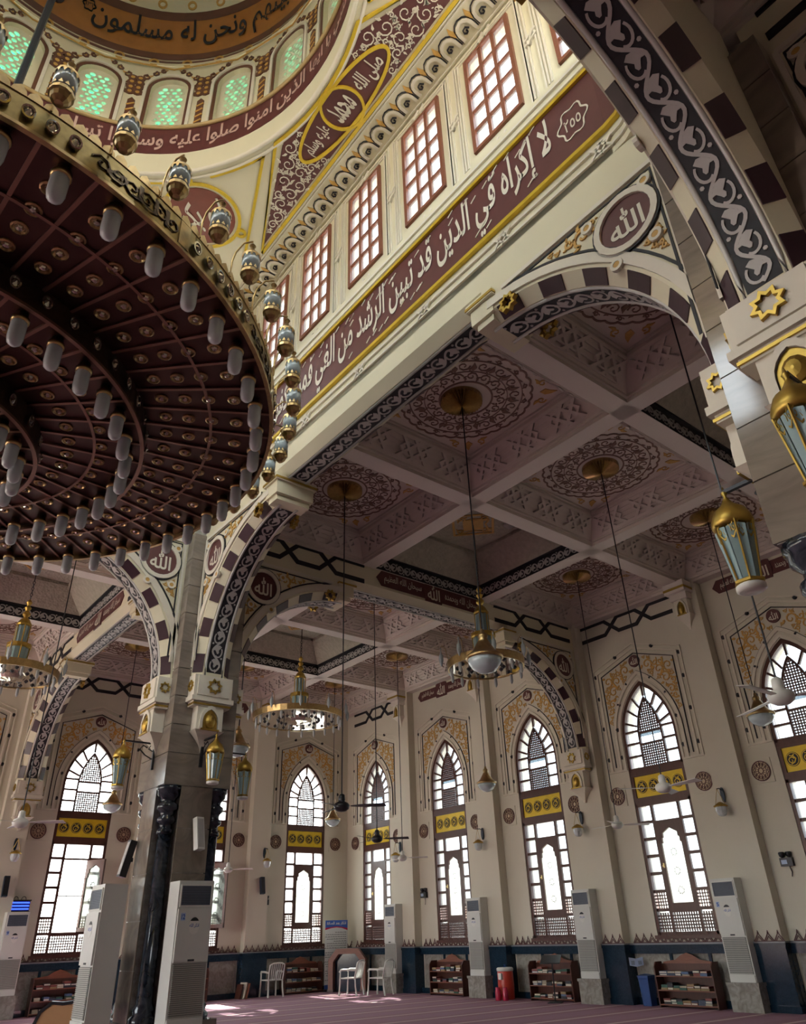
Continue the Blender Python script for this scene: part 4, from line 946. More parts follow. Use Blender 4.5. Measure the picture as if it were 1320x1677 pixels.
fill_scrolls(ar_, sur_ok, (.02, 5.3, 1.1, 7.8), (.15, .115, .085, .06, .04), F, .014, .045, 9, True)
ing = [(0, 7.62)]
surr = [ou_.mesh('painted_outline', 'black'), ar_.mesh('gilt_arabesque', 'ochre'), iv_.mesh('arch_moulding', 'ivory')]
rd = MB().slab(disc(0, 7.62, .16, 24), F, .0, .045).mesh('roundel', 'maroon'); rl = MB(); letter(rl, 'ﷲ', -.11, 7.52, .11, 7.72, F, .05, .02); rlm = rl.mesh('lettering', 'ivory')
bs_ = MB().slab(disc(0, 0, .05, 10), F, 0, .03); bs_.slab(disc(0, 0, .028, 8), F, .03, .05); bsm = bs_.mesh('boss', 'steel')
BOSS = [(s * 1.30, z) for s in (-1, 1) for z in (5.3, 6.1, 6.9, 7.5)] + [(s * .895, z) for s in (-1, 1) for z in (5.3, 6.0)] + [(s * .58, 7.88) for s in (-1, 1)] + [(s * .72, 6.62) for s in (-1, 1)] + [(s * .36, 7.08) for s in (-1, 1)]
ro = MB(); ring(ro, 0, 0, .192, .212, F, 0, .03); ring(ro, 0, 0, .05, .062, F, 0, .03, 12)
for k in range(12):
    t_ = k * pi / 6; ro.stroke([(.06 * cos(t_), .06 * sin(t_)), (.19 * cos(t_), .19 * sin(t_))], .009, F, .03); ring(ro, .145 * cos(t_ + pi / 12), .145 * sin(t_ + pi / 12), .022, .030, F, 0, .03, 8)
rom = ro.mesh('rosette_tracery', 'maroon'); rob = MB().slab(disc(0, 0, .2, 24), F, 0, .012).mesh('rosette_ground', M.setdefault('sand', mat('sand_paint', (.70, .56, .38), .5))); rof = MB().box(-.25, -.02, -.25, .25, 0, .25).mesh('wall_rosette', 'wall')
NTH = ['first', 'second', 'third', 'fourth', 'fifth', 'sixth']
def surround(w_, u, where):
    M4 = Matrix.Rotation(w_.rotation_euler.z, 4, 'Z'); lo = w_.location + M4.to_3x3() @ Vector((u, 0, 0)); rz = w_.rotation_euler.z
    r = place('window_surround', surr[2], None, lo, rz); tag(r, 'gilt arabesque surround with maroon roundel over ' + where, 'wall decoration', 'painted window surrounds')
    place('painted_outline', surr[0], r); place('gilt_arabesque', surr[1], r); q = place('roundel', rd, r); place('lettering', rlm, q)
    for x, z in BOSS: place('boss', bsm, r, (x, 0, z))
    for s, sd_ in ((-1, 'left'), (1, 'right')):
        q = place('wall_rosette', rof, None, lo + M4.to_3x3() @ Vector((s * 1.22, 0, 4.40)), rz); tag(q, 'round tracery rosette ' + sd_ + ' of ' + where, 'wall rosette', 'tracery rosettes beside the windows'); g_ = place('rosette_ground', rob, q, (0, -.02, 0)); place('rosette_tracery', rom, q, (0, -.02, 0))
WNAME_E = {-15.24: 'east window nearest the room corner', -11.40: 'second east window from the room corner', -7.56: 'third east window from the room corner', -3.72: 'fourth east window from the room corner', .12: 'the cropped east window at the right edge', 3.96: 'the sixth east window past the right edge'}
WNAME_N = {15.24: 'north window nearest the room corner', 11.40: 'the north window half hidden by the pier', 7.56: 'the north window left of the pier', 3.72: 'the cropped north window at the left edge', -.12: 'the fifth north window past the left edge'}
for u in uE:
    if u < .5: surround(wallE, u, WNAME_E[min(WNAME_E, key=lambda q: abs(q - u))])
for u in uN:
    if u > 3: surround(wallN, u, WNAME_N[min(WNAME_N, key=lambda q: abs(q - u))])
# ================================================================== great chandelier
CX, CY = .06, .56
gc = empty('great_chandelier', (CX, CY, 0), label='huge round bronze chandelier of three tiers hanging under the dome', cat='chandelier')
def ann(mb, r0, r1, z, n=108): mb.add([(r * sin(2 * pi * k / n), r * cos(2 * pi * k / n), z) for r in (r0, r1) for k in range(n)], [(k, (k + 1) % n, n + (k + 1) % n, n + k) for k in range(n)])
def hoop(mb, r, z0, z1, t=.02, n=108):
    mb.add([(q * sin(2 * pi * k / n), q * cos(2 * pi * k / n), z) for q, z in ((r, z0), (r, z1), (r - t, z1), (r - t, z0)) for k in range(n)], [(i * n + k, i * n + (k + 1) % n, ((i + 1) % 4) * n + (k + 1) % n, ((i + 1) % 4) * n + k) for i in range(4) for k in range(n)])
TR = [(3.74, 6.39, .31, 54), (2.41, 6.16, .30, 40), (1.40, 5.92, .30, 28)]
jm = MB().lathe([(.07, 0), (.068, -.014), (.055, -.02), (.042, -.003)], 12).mesh2('jewel', 'brass', MB().lathe([(.04, -.003), (.025, -.025), (.004, -.035)], 6), 'crystal')
bm_ = MB().lathe([(.060, -.06), (.066, -.09), (.066, -.24), (.056, -.29), (.03, -.315), (.004, -.32)], 12).mesh('bulb', 'bulb', True)
sm_ = MB().lathe([(.05, .03), (.055, -.02), (.075, -.03), (.075, -.065), (.06, -.075)], 12).mesh('socket', 'brass', True)
ovm = MB(); ovm.band([(.036 * cos(t), .052 * sin(t)) for t in [2 * pi * k / 14 for k in range(14)]], [(.048 * cos(t), .068 * sin(t)) for t in [2 * pi * k / 14 for k in range(14)]], lambda u, v, p: (u, -p, v), 0, .016, True)
ovm.slab([(.036 * cos(t), .052 * sin(t)) for t in [2 * pi * k / 10 for k in range(10)]], lambda u, v, p: (u, -p, v), 0, .006); ovm.add([(0, -.035, 0)] + [(.034 * cos(t), -.004, .05 * sin(t)) for t in [2 * pi * k / 8 for k in range(8)]], [(0, k + 1, (k + 1) % 8 + 1) for k in range(8)]); ovm = ovm.mesh('oval_crystal', 'crystal')
AZ0 = R(170.8)
for i, (r, z, h, nb) in enumerate(TR):
    rin = TR[i + 1][0] - .02 if i < 2 else .05
    mb = MB(); ann(mb, rin, r - .01, z + .05); mb.build('tier_plate', 'bronze', gc)
    mb = MB(); hoop(mb, r, z, z + h); mb.build('rim_band', 'rimplate' if i == 0 else M.setdefault('rimdark', mat('rim_dark', (.10, .065, .04), .35, metal=.8, var=.5, scale=16)), gc)
    mb = MB(); hoop(mb, r + .015, z - .012, z + .018, .04); mb.build('rim_edge', 'copper' if i else 'brass', gc)
    rm = MB().box(rin - .0, -.016, z + .028, r - .02, .016, z + .05).mesh('rib', 'copper'); off = AZ0 + pi / nb
    for k in range(nb): a = off + 2 * pi * k / nb; place('rib', rm, gc, None, pi / 2 - a)
    if i < 2: mb = MB(); hoop(mb, (r + rin) / 2 + .04, z + .025, z + .05, .03); mb.build('cross_rib', 'copper', gc)
    rb = r - .16; a_ = AZ0
    for k in range(nb):
        a = a_ + 2 * pi * k / nb
        b = place('bulb', bm_, gc, (rb * sin(a), rb * cos(a), z + .02)); place('socket', sm_, b)
        if i < 2:
            for q in ((2.62, 2.86, 3.10, 3.36) if i == 0 else (1.66, 1.98)): place('jewel', jm, gc, ((q + .0) * sin(a), q * cos(a), z + .05))
        elif k % 2: place('jewel', jm, gc, (.8 * sin(a), .8 * cos(a), z + .05))
mb = MB(); n_ = 216
for k in range(n_):
    a, b = 2 * pi * k / n_, 2 * pi * (k + 1) / n_; c = (a + b) / 2
    f = lambda u, v, p: ((3.74 + p) * sin(u), (3.74 + p) * cos(u), v); mb.slab([(a, 6.70), (b, 6.70), (b - .003, 6.75), (c, 6.795), (a + .003, 6.75)], f, -.01, .006)
mb.build('lace_trim', 'brass', gc)
f = lambda u, v, p: ((3.74 + p) * sin(u), (3.74 + p) * cos(u), v)
for s in range(12):
    c = AZ0 + s * pi / 6 + R(14)
    for k in range(6): a = c - R(1.2) - k * R(2.5); place('oval_crystal', ovm, gc, (3.755 * sin(a), 3.755 * cos(a), 6.545), pi - a)
    mb = MB(); c2 = c + R(8)
    for k in range(6): mb.stroke([((c2 + R(-5 + 2 * k) + q[0] / 3.74), 6.55 + q[1]) for q in spiral(0, 0, .085, 1 if k % 2 else -1, k * 1.3, 1.2, 8)], .014 / 3.74, f, .012)
    letter(mb, 'الله', c2 - R(4.5), 6.47, c2 + R(4.5), 6.64, lambda u, v, p: f(2 * c2 - u, v, p), .010, .0); mb.build('embossed_script', 'rimdark', gc)
    mb = MB(); mb.stroke([(c2 - R(7), 6.42), (c2 - R(7), 6.68)], .03, f, .015); mb.build('rim_clasp', 'brass', gc)
for k in range(54):     # crystals on the inner rims
    a = AZ0 + k * 2 * pi / 54 + .04; place('rim_crystal', ovm, gc, (2.425 * sin(a), 2.425 * cos(a), 6.31), pi - a)
    if k % 2: place('rim_crystal', ovm, gc, (1.415 * sin(a), 1.415 * cos(a), 6.07), pi - a)
lc = MB().lathe([(.012, .10), (.03, .07), (.012, .04), (.035, .0), (.07, -.05), (.085, -.07), (.085, -.09)], 12)
lb = MB().lathe([(.078, -.265), (.085, -.28), (.085, -.31), (.072, -.325), (.06, -.36), (.03, -.39), (.004, -.395)], 12)
for k in range(12):
    a = 2 * pi * k / 12; lc.add([(.086 * cos(a - .2), .086 * sin(a - .2), -.09), (.086 * cos(a + .2), .086 * sin(a + .2), -.09), (.083 * cos(a), .083 * sin(a), -.13)], [(0, 1, 2)]); lb.add([(.086 * cos(a - .2), .086 * sin(a - .2), -.265), (.086 * cos(a + .2), .086 * sin(a + .2), -.265), (.083 * cos(a), .083 * sin(a), -.225)], [(0, 1, 2)])
lbm = lb.mesh('rim_lantern', 'brass', False); lcm = lc.mesh('lantern_cap', 'brass'); lgm = MB().lathe([(.078, -.085), (.082, -.15), (.075, -.27)], 14).mesh('lantern_glass', M.setdefault('smoke', mat('milky_glass', (.55, .66, .70), .15, var=.25, scale=8, coat=.5)), True)
lam_ = MB().tube([(0, .20, -.24), (0, .20, -.05), (0, .17, .06), (0, .09, .15), (0, 0, .13)], .009, 6).mesh('lantern_arm', 'brass', True)
for k in range(52):
    a = R(174.2) + 2 * pi * k / 52
    o = place('rim_lantern', lbm, gc, (3.96 * sin(a), 3.96 * cos(a), 6.93), pi - a); place('lantern_cap', lcm, o); place('lantern_glass', lgm, o); place('lantern_arm', lam_, o)
MB().tube([(0, 0, 6.2), (0, 0, 24.4)], .05, 8).build('suspension_cable', 'steel', gc)
mb = MB()
for k in range(12): a = k * pi / 6; mb.box(0, -.03, 6.6, 3.7, .03, 6.68) if k == 0 else mb.tube([(.1 * sin(a), .1 * cos(a), 6.66), (3.7 * sin(a), 3.7 * cos(a), 6.66)], .03, 4)
mb.lathe([(3.7, 6.69), (2.0, 6.72), (2.0, 7.3), (1.2, 7.35), (1.2, 8.0), (.3, 8.6), (.06, 9.4)], 48); mb.build('upper_crown', 'bronze', gc)
# ================================================================== smaller chandeliers
def hexpanel(r0, z0, r1, z1, n=6, sh=.8):
    """glass panels of an n-sided tapered lantern: one panel mesh facing -y"""
    w0, w1 = r0 * math.tan(pi / n) * sh, r1 * math.tan(pi / n) * sh; y0, y1 = -r0 * 1.0, -r1 * 1.0
    return MB().add([(-w0, y0, z0), (w0, y0, z0), (w1, y1, z1 - .03 * sh), (0, y1, z1), (-w1, y1, z1 - .03 * sh), (-w0, y0 + .01, z0), (w0, y0 + .01, z0), (w1, y1 + .01, z1 - .03), (-w1, y1 + .01, z1 - .03)], [(0, 1, 2, 3, 4), (5, 6, 7, 8)])
def chandelier(x, y, zr, Rr, ztop, label, nb=14, s=1.0):
    r = empty('ring_chandelier', (x, y, zr), label=label, cat='chandelier', group='ring chandeliers in the aisles')
    mb = MB(); n = 40
    for (q0, q1, za, zb) in ((Rr, Rr * 1.02, .0, .16 * s),):
        mb.add([(q * cos(2 * pi * k / n), q * sin(2 * pi * k / n), z) for q, z in ((q0, za), (q1, zb), (q1 - .03, zb), (q0 - .03, za)) for k in range(n)], [(i * n + k, i * n + (k + 1) % n, ((i + 1) % 4) * n + (k + 1) % n, ((i + 1) % 4) * n + k) for i in range(4) for k in range(n)])
    for k in range(8): a = k * pi / 4; mb.tube([(.12 * cos(a), .12 * sin(a), .25 * s), (Rr * .6 * cos(a), Rr * .6 * sin(a), .06), (Rr * cos(a), Rr * sin(a), .05)], .018, 5)
    mb.build('ring', 'brass', r, False)
    mb = MB(); mb.add([(q * cos(2 * pi * k / n), q * sin(2 * pi * k / n), .02) for q in (Rr * .96, Rr * .2) for k in range(n)], [(k, (k + 1) % n, n + (k + 1) % n, n + k) for k in range(n)]); mb.lathe([(Rr * .3, .02), (Rr * .25, -.06), (.05, -.1)], 16); mb.build('crystal_plate', 'crystal', r)
    jj = MB().lathe([(.05, 0), (.04, -.02), (.003, -.05)], 8).mesh('jewel', 'steel')
    for k in range(nb):
        for q in (.45, .75): a = 2 * pi * (k + q) / nb; place('jewel', jj, r, (Rr * q * cos(a), Rr * q * sin(a), .018))
    bl = MB().lathe([(.03, .0), (.034, -.03), (.034, -.15), (.015, -.2), (.003, -.205)], 8).mesh('bulb', 'bulb', True)
    for k in range(nb): a = 2 * pi * k / nb; place('bulb', bl, r, (Rr * .93 * cos(a), Rr * .93 * sin(a), .0))
    lp = MB().lathe([(.005, .33), (.015, .3), (.006, .26), (.02, .2), (.045, .15), (.05, .05), (.04, 0), (.02, -.06), (.004, -.09)], 8).mesh('arm_lamp', 'smoke', True)
    am = MB().tube([(-.18, 0, -.06), (-.1, 0, .3), (-.03, 0, .38), (0, 0, .33)], .008, 5).mesh('lamp_arm', 'brass')
    for k in range(max(8, nb // 2 + 1)): a = 2 * pi * k / max(8, nb // 2 + 1) + .2; q = place('arm_lamp', lp, r, ((Rr + .14) * cos(a), (Rr + .14) * sin(a), .14), a); place('lamp_arm', am, q)
    z0 = .26 * s; mb = MB().lathe([(.20 * s, z0 - .1), (.24 * s, z0 - .06), (.24 * s, z0), (.22 * s, z0 + .02)], 16).lathe([(.25 * s, z0 + .42 * s), (.27 * s, z0 + .45 * s), (.27 * s, z0 + .52 * s), (.16 * s, z0 + .56 * s)], 16).lathe([(.16 * s, z0 + .98 * s), (.17 * s, z0 + 1.02 * s), (.10 * s, z0 + 1.14 * s), (.04, z0 + 1.2 * s), (.09 * s, z0 + 1.26 * s), (.09 * s, z0 + 1.30 * s), (.04, z0 + 1.36 * s), (.08 * s, z0 + 1.44 * s), (.03, z0 + 1.5 * s), (.07 * s, z0 + 1.58 * s), (.02, z0 + 1.66 * s)], 14)
    for k in range(6):
        a = pi / 6 + k * pi / 3; mb.tube([(.23 * s * cos(a), .23 * s * sin(a), z0), (.25 * s * cos(a), .25 * s * sin(a), z0 + .44 * s)], .014, 4); mb.tube([(.155 * s * cos(a), .155 * s * sin(a), z0 + .55 * s), (.155 * s * cos(a), .155 * s * sin(a), z0 + .98 * s)], .014, 4)
    mb.build('stem', 'gold', r)
    g1 = hexpanel(.195 * s, z0, .21 * s, z0 + .44 * s, 6, .95).mesh('glass_panel', 'lampglass'); g2 = hexpanel(.13 * s, z0 + .55 * s, .13 * s, z0 + .98 * s, 6, .9).mesh('glass_panel', 'lampglass')
    for k in range(6): place('glass_panel', g1, r, None, k * pi / 3); place('glass_panel', g2, r, None, k * pi / 3)
    mb = MB(); zz = z0 + 1.66 * s; zt = ztop - zr; k = 0
    while zz < zt - .02:
        if zz < zt - .6 and zz < z0 + 1.66 * s + .6: mb.tube([(.025 * cos(t) if k % 2 else 0, 0 if k % 2 else .025 * cos(t), zz + .05 + .05 * sin(t)) for t in [2 * pi * q / 8 for q in range(8)]], .009, 4, True); zz += .08; k += 1
        else: mb.tube([(0, 0, zz), (0, 0, zt)], .012, 5); break
    mb.build('chain', 'steel', r)
    return r
chandelier(BC, 3.7, 6.42, .82, 9.93, 'brass ring chandelier with two lantern tiers under the dark coffer by the east wall', 12)
chandelier(BC, BC, 6.95, 1.30, 9.93, 'wide bright ring chandelier with hanging bulbs in the far corner bay', 20)
chandelier(3.7, BC, 6.95, .98, 9.93, 'ring chandelier with turquoise lantern tiers at the left edge', 16)
# ================================================================== canopies with fans and lamps
can = MB()
n = 36; vs = [(0, 0, -.16)]
for k in range(2 * n): a = pi * k / n; rr_ = .36; vs += [(.10 * cos(a), .10 * sin(a), -.13 - (.02 if k % 2 else 0)), (rr_ * cos(a), rr_ * sin(a), -.04 - (.06 if k % 2 else 0)), (rr_ * 1.02 * cos(a), rr_ * 1.02 * sin(a), .0)]
fs = []
for k in range(2 * n): j = (k + 1) % (2 * n); fs += [(0, 1 + 3 * k, 1 + 3 * j), (1 + 3 * k, 2 + 3 * k, 2 + 3 * j, 1 + 3 * j), (2 + 3 * k, 3 + 3 * k, 3 + 3 * j, 2 + 3 * j)]
can.add(vs, fs); canm = can.mesh('ceiling_canopy', 'brass')
bell = MB().lathe([(.012, .42), (.03, .40), (.03, .36), (.06, .34), (.075, .30), (.06, .27), (.10, .20), (.17, .08), (.24, .02), (.27, .0), (.27, -.03), (.24, -.04)], 20).mesh('bell_shade', 'brass', True)
bowl = MB().lathe([(.245, -.03), (.23, -.10), (.17, -.18), (.08, -.23), (.004, -.245)], 20).mesh('glass_bowl', 'smoke', True)
motor = MB().lathe([(.02, .20), (.05, .18), (.06, .10), (.05, .08), (.11, .05), (.135, .01), (.12, -.04), (.07, -.075), (.004, -.085)], 16)
blade = MB().add([(.15, -.03, .0), (.30, -.05, .01), (.72, -.075, .015), (.74, .06, -.015), (.30, .05, -.01), (.15, .03, 0), (.15, -.03, .008), (.30, -.05, .018), (.72, -.075, .023), (.74, .06, -.007), (.30, .05, -.002), (.15, .03, .008)], [(0, 1, 2, 3, 4, 5), (11, 10, 9, 8, 7, 6)] + [(k, (k + 1) % 6, 6 + (k + 1) % 6, 6 + k) for k in range(6)])
def hang(x, y, kind, z, label, a0=0, dark=False, zc=9.6):
    r = place('ceiling_fan' if kind == 'fan' else 'pendant_lamp', None, None, (x, y, z)); r.empty_display_size = .1
    tag(r, label, 'ceiling fan' if kind == 'fan' else 'lamp', 'ceiling fans' if kind == 'fan' else 'bell-shaped pendant lamps')
    place('ceiling_canopy', canm, r, (0, 0, zc - z - .002)); MB().tube([(0, 0, .15), (0, 0, zc - z - .1)], .011, 6).build('rod', 'steel', r)
    if kind == 'fan':
        mm_ = 'steel' if dark else 'white'; MB().add(motor.v, motor.f).build('motor', mm_, r, True)
        for k in range(3): MB().add(blade.v, blade.f).build('blade', mm_, r, False, None, a0 + k * 2 * pi / 3)
    else: b = place('bell_shade', bell, r); place('glass_bowl', bowl, b)
    return r
hang(7.67, 3.7, 'fan', 3.42, 'dark ceiling fan hanging just right of the central pier', R(-40), True)
hang(BC, 7.67, 'fan', 3.46, 'dark ceiling fan in front of the corner window', R(-38), True)
hang(15.07, 11.37, 'fan', 3.46, 'pale ceiling fan right of the corner window', R(-40))
hang(BC, 0, 'fan', 3.46, 'white ceiling fan in front of a gilt window board', R(140))
hang(15.07, 3.7, 'fan', 3.5, 'white ceiling fan left of the fourth east window', R(-35))
hang(BC, 15.07, 'fan', 3.35, 'white ceiling fan beside the opened window behind the pier', R(-40))
hang(3.7, 7.67, 'fan', 3.42, 'white ceiling fan at the left edge below the arch', R(-32))
hang(7.95, -3.72, 'fan', 3.52, 'white ceiling fan before the cropped window at the right edge', R(-60))
hang(7.62, .06, 'lamp', 4.95, 'brass bell lamp hanging in front of the aisle chandelier')
hang(15.0, -.15, 'lamp', 5.1, 'bell pendant lamp near the cropped window at the right edge')
hang(15.07, 7.67, 'lamp', 5.0, 'bell pendant lamp between the second and third east windows')
hang(15.07, 15.07, 'lamp', 4.95, 'bell pendant lamp right in the room corner')
hang(7.67, 15.07, 'lamp', 4.95, 'bell pendant lamp in front of the north window left of the pier')
hang(7.67, 7.67, 'lamp', 5.15, 'bronze bell pendant lamp just right of the pier')
for i, j in ((-1, -1), (0, 1)):
    pass
# smoke detectors in the deep coffers
for x, y, l_ in ((BC + .7, 3.2, 'round grey detector in the dark coffer over the aisle'), (BC + .6, BC - .3, 'round grey detector in the corner bay coffer'), (3.7 + .75, BC - .2, 'round grey detector in the coffer at the left')):
    o = MB().lathe([(.13, .0), (.14, -.03), (.10, -.06), (.05, -.10), (.004, -.11)], 14).build('smoke_detector', 'grey', None, True, (x, y, 9.95)); tag(o, l_, 'detector')
# ================================================================== lanterns on the piers
cap = MB().lathe([(.005, .40), (.012, .36), (.03, .34), (.012, .31), (.03, .27), (.06, .22), (.13, .16), (.165, .08), (.17, .03), (.15, .0)], 18).mesh('lantern_cap', 'gold', True)
lf = MB()
for k in range(6):
    a = pi / 6 + k * pi / 3; lf.tube([(.165 * cos(a), .165 * sin(a), .02), (.10 * cos(a), .10 * sin(a), -.48)], .009, 5)
    b = a + pi / 3; f = lambda u, v, p, a=a, b=b: tuple(((1 - u) * cos(a) + u * cos(b)) * (.165 + .13 * v + p) if i == 0 else ((1 - u) * sin(a) + u * sin(b)) * (.165 + .13 * v + p) if i == 1 else v for i in range(3))
    for q in (.15, .38, .62, .85): lf.stroke(spiral(q, -.05, .10, 1, q * 9, 1.1, 7), .02, lambda u, v, p, f=f: f(u, -.05 + (v + .05) * .45, p), .008)
    lf.stroke([(.06, -.08), (.25, -.13), (.5, -.09), (.75, -.13), (.94, -.08)], .016, f, .008)
lf.lathe([(.11, -.47), (.125, -.48), (.125, -.5), (.1, -.51)], 6, a0=pi / 6); lfm = lf.mesh('lantern_frame', 'gold')
lgp = hexpanel(.088, -.48, .14, .0, 6, .92).mesh('glass_panel', 'lampglass'); lbs = MB().lathe([(.09, -.50), (.115, -.515), (.115, -.55), (.09, -.565)], 18).mesh('lantern_base', 'white', True)
brk_ = MB().box(-.02, 0, .335, .02, .42, .365).box(-.03, .40, -.15, .03, .43, .5).tube([(0, .40, .05), (0, .30, .12), (0, .22, .22), (0, .26, .30), (0, .32, .26)], .012, 5).tube([(0, .40, .2), (0, .34, .24), (0, .36, .31)], .01, 5).mesh('wall_bracket', 'steel')
def lantern(x, y, z, rz, label, sc=1.0, reach=.42):
    r = empty('wall_lantern', (x, y, z), rz, label=label, cat='lantern', group='gilt lanterns on the marble piers')
    place('lantern_cap', cap, r); place('lantern_frame', lfm, r); place('lantern_base', lbs, r); place('wall_bracket', brk_, r).scale = (1, (reach - .01) / (.42 * sc), 1); r.scale = (sc, sc, sc)
    for k in range(6): place('glass_panel', lgp, r, None, k * pi / 3)
LZ = 4.36
for (px_, py_, n1) in ((PC, PC, 'central pier'), (PC, -PC, 'close pier at the right')):
    for k, s_ in enumerate(('south', 'east', 'north', 'west')):
        rz = k * pi / 2; dx, dy = sin(rz), -cos(rz)
        if n1[0] == 'c' and s_ == 'north' and py_ > 0: continue
        if py_ < 0 and s_ in ('south', 'east'): continue
        q_ = .48 if py_ < 0 else .55; lantern(px_ + dx * (PH + q_), py_ + dy * (PH + q_), 4.33 if py_ < 0 else 4.24, rz, 'gilt hexagonal lantern on the ' + s_ + ' face of the ' + n1, .98 if py_ < 0 else .86, q_)
# ================================================================== free-standing air conditioners
ab = MB().box(-.28, -.17, .50, .28, .19, 2.36).box(-.265, -.20, 1.30, .265, -.17, 1.98).box(-.27, -.195, .50, .27, -.17, .62).mesh('casing', 'ac')
agf = MB().box(-.25, -.19, 2.02, -.235, -.17, 2.30).box(.235, -.19, 2.02, .25, -.17, 2.30).box(-.25, -.19, 2.29, .25, -.17, 2.31).box(-.25, -.19, 2.01, .25, -.17, 2.03).mesh('grille_frame', 'white')
agd = MB().box(-.24, -.175, 2.02, .24, -.165, 2.30).mesh('outlet', 'acdark'); sl = MB().box(-.235, -.188, 0, .235, -.172, .009).mesh('slat', M.setdefault('slat', mat('grille_slat', (.16, .19, .24), .45)))
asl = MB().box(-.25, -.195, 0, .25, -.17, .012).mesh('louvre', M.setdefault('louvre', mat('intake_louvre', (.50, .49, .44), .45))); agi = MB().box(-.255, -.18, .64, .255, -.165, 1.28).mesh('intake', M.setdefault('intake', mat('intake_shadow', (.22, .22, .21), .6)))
abd = MB().slab([(-.05, 1.31), (.05, 1.31), (.05, 1.335), (-.05, 1.335)], wallmap, .2, .206).mesh('badge', 'steel')
stk = MB().slab([(.11 * cos(t) * .75, 1.76 + .11 * sin(t)) for t in [2 * pi * k / 20 for k in range(20)]], wallmap, .20, .204).mesh('sticker', 'white'); stc = MB().slab([(.0825 * cos(t), 1.76 + .11 * sin(t)) for t in [R(35 + 110 * k / 8) for k in range(9)]], wallmap, .204, .206).mesh('sticker_cap', 'steel')
m_ = MB(); letter(m_, 'اذكر الله', -.075, 1.73, .075, 1.79, wallmap, .206, .02); stt = m_.mesh('sticker_lettering', 'blue')
apl = MB().box(-.33, -.24, 0, .33, .22, .44).box(-.35, -.26, .44, .35, .22, .50).mesh('marble_plinth', 'panelmarble')
def ac(x, y, rz, label, num=None, big=True):
    r = empty('air_conditioner', (x, y, 0), rz, label=label, cat='air conditioner', group='floor-standing air conditioners')
    place('marble_plinth', apl, r); place('casing', ab, r); place('grille_frame', agf, r); place('outlet', agd, r); place('intake', agi, r); place('badge', abd, r)
    for k in range(12): place('slat', sl, r, (0, 0, 2.035 + k * .0215))
    for k in range(26 if big else 20): place('louvre', asl, r, (0, 0, .645 + k * (.0245 if big else .032)))
    q = place('sticker', stk, r); place('sticker_cap', stc, q); place('sticker_lettering', stt, q)
    if num:
        b = MB().slab([(-.22, 1.83), (-.15, 1.83), (-.15, 1.93), (-.22, 1.93)], wallmap, .2, .203).build('number_tag', M.setdefault('tagblue', mat('tag_blue', (.45, .55, .75), .5)), r)
        m_ = MB(); letter(m_, num, -.213, 1.845, -.157, 1.915, wallmap, .205, .03, 0, False); m_.build('number', 'blue', b)
ac(5.70, 4.86, 0, 'close white air conditioner numbered twelve on the front of the central pier', '12')
ac(4.76, 5.80, -pi / 2, 'white air conditioner seen side-on at the left face of the central pier')
for u, nm in ((-15.24, 'right of the corner east window'), (-11.40, 'right of the second east window'), (-7.56, 'right of the third east window'), (-3.72, 'right of the fourth east window')): ac(16.62, -u - 1.42, -pi / 2, 'slim white air conditioner ' + nm, '5' if u > -4 else None, False)
ac(6.14, 16.62, 0, 'white air conditioner below the blue insect lamp at the left edge', '9', False)
# ================================================================== bookcases and books
bcm = MB().box(-.68, -.02, 0, .68, 0, .80).mesh('back_panel', 'wood'); bsd = MB().slab([(0, 0), (.30, 0), (.30, .74), (.22, .84), (0, .84)], lambda u, v, p: (p, -u, v), 0, .025).mesh('side_panel', 'wood'); bsh = MB().box(-.68, -.30, 0, .68, 0, .022).mesh('shelf', 'woodr')
bpd = MB().slab([(-.62, .80), (.62, .80), (.62, .83), (.30, .87), (.16, .95), (0, 1.0), (-.16, .95), (-.30, .87), (-.62, .83)], wallmap, 0, .025).mesh('pediment', 'woodr')
BCOL = [M.setdefault('bk%d' % i, mat('book_cover_%d' % i, c, .5, var=.15)) for i, c in enumerate([(.05, .07, .12), (.04, .12, .09), (.22, .06, .05), (.45, .40, .30), (.10, .16, .30), (.03, .03, .04), (.35, .25, .12)])]
BKM = [[MB().box(-.5, -.5, 0, .5, .5, 1).mesh('book', c)] for c in BCOL]
rng = random.Random(5)
pgm = MB().box(-.44, -.505, .18, .44, -.5, .82).mesh('page_block', 'paper')
BCN = ['navy', 'green', 'red', 'cream', 'blue', 'black', 'tan']; ORD = ['first', 'second', 'third', 'fourth', 'fifth', 'sixth', 'seventh', 'eighth', 'ninth']
def bookcase(x, y, rz, where, short, rows=(0, 1, 2)):
    r = empty('bookcase', (x, y, 0), rz, label='low open bookcase with red pediment under ' + where, cat='bookcase', group='low bookcases along the walls')
    place('back_panel', bcm, r); place('pediment', bpd, r)
    for s in (-.705, .68): place('side_panel', bsd, r, (s, 0, 0))
    for z in (.04, .30, .56): place('shelf', bsh, r, (0, 0, z))
    Rm = Matrix.Rotation(rz, 3, 'Z')
    for i, z in enumerate((.062, .322, .582)):
        if i not in rows: continue
        u = -.62; st = 0
        while u < .50:
            w = .14 + rng.random() * .07; zz = z; st += 1
            for k in range(rng.choice((2, 2, 3))):
                t = .03 + rng.random() * .025; ci = rng.randrange(len(BKM))
                lo = Vector((x, y, zz)) + Rm @ Vector((u + w / 2, -.15 + rng.random() * .03 - .02, 0)); o = place('book', BKM[ci][0], None, lo, rz + rng.uniform(-.05, .05)); o.scale = (w * .94, .21, t * .94); zz += t
                tag(o, '%s book, %s of the %s stack, %s shelf, %s' % (BCN[ci], ('lowest', 'second', 'third')[k], ORD[st - 1], ('bottom', 'middle', 'top')[i], short), 'book', 'books in the ' + short)
                if rng.random() < .4: place('page_block', pgm, o)
            u += w + (rng.random() < .15) * .08
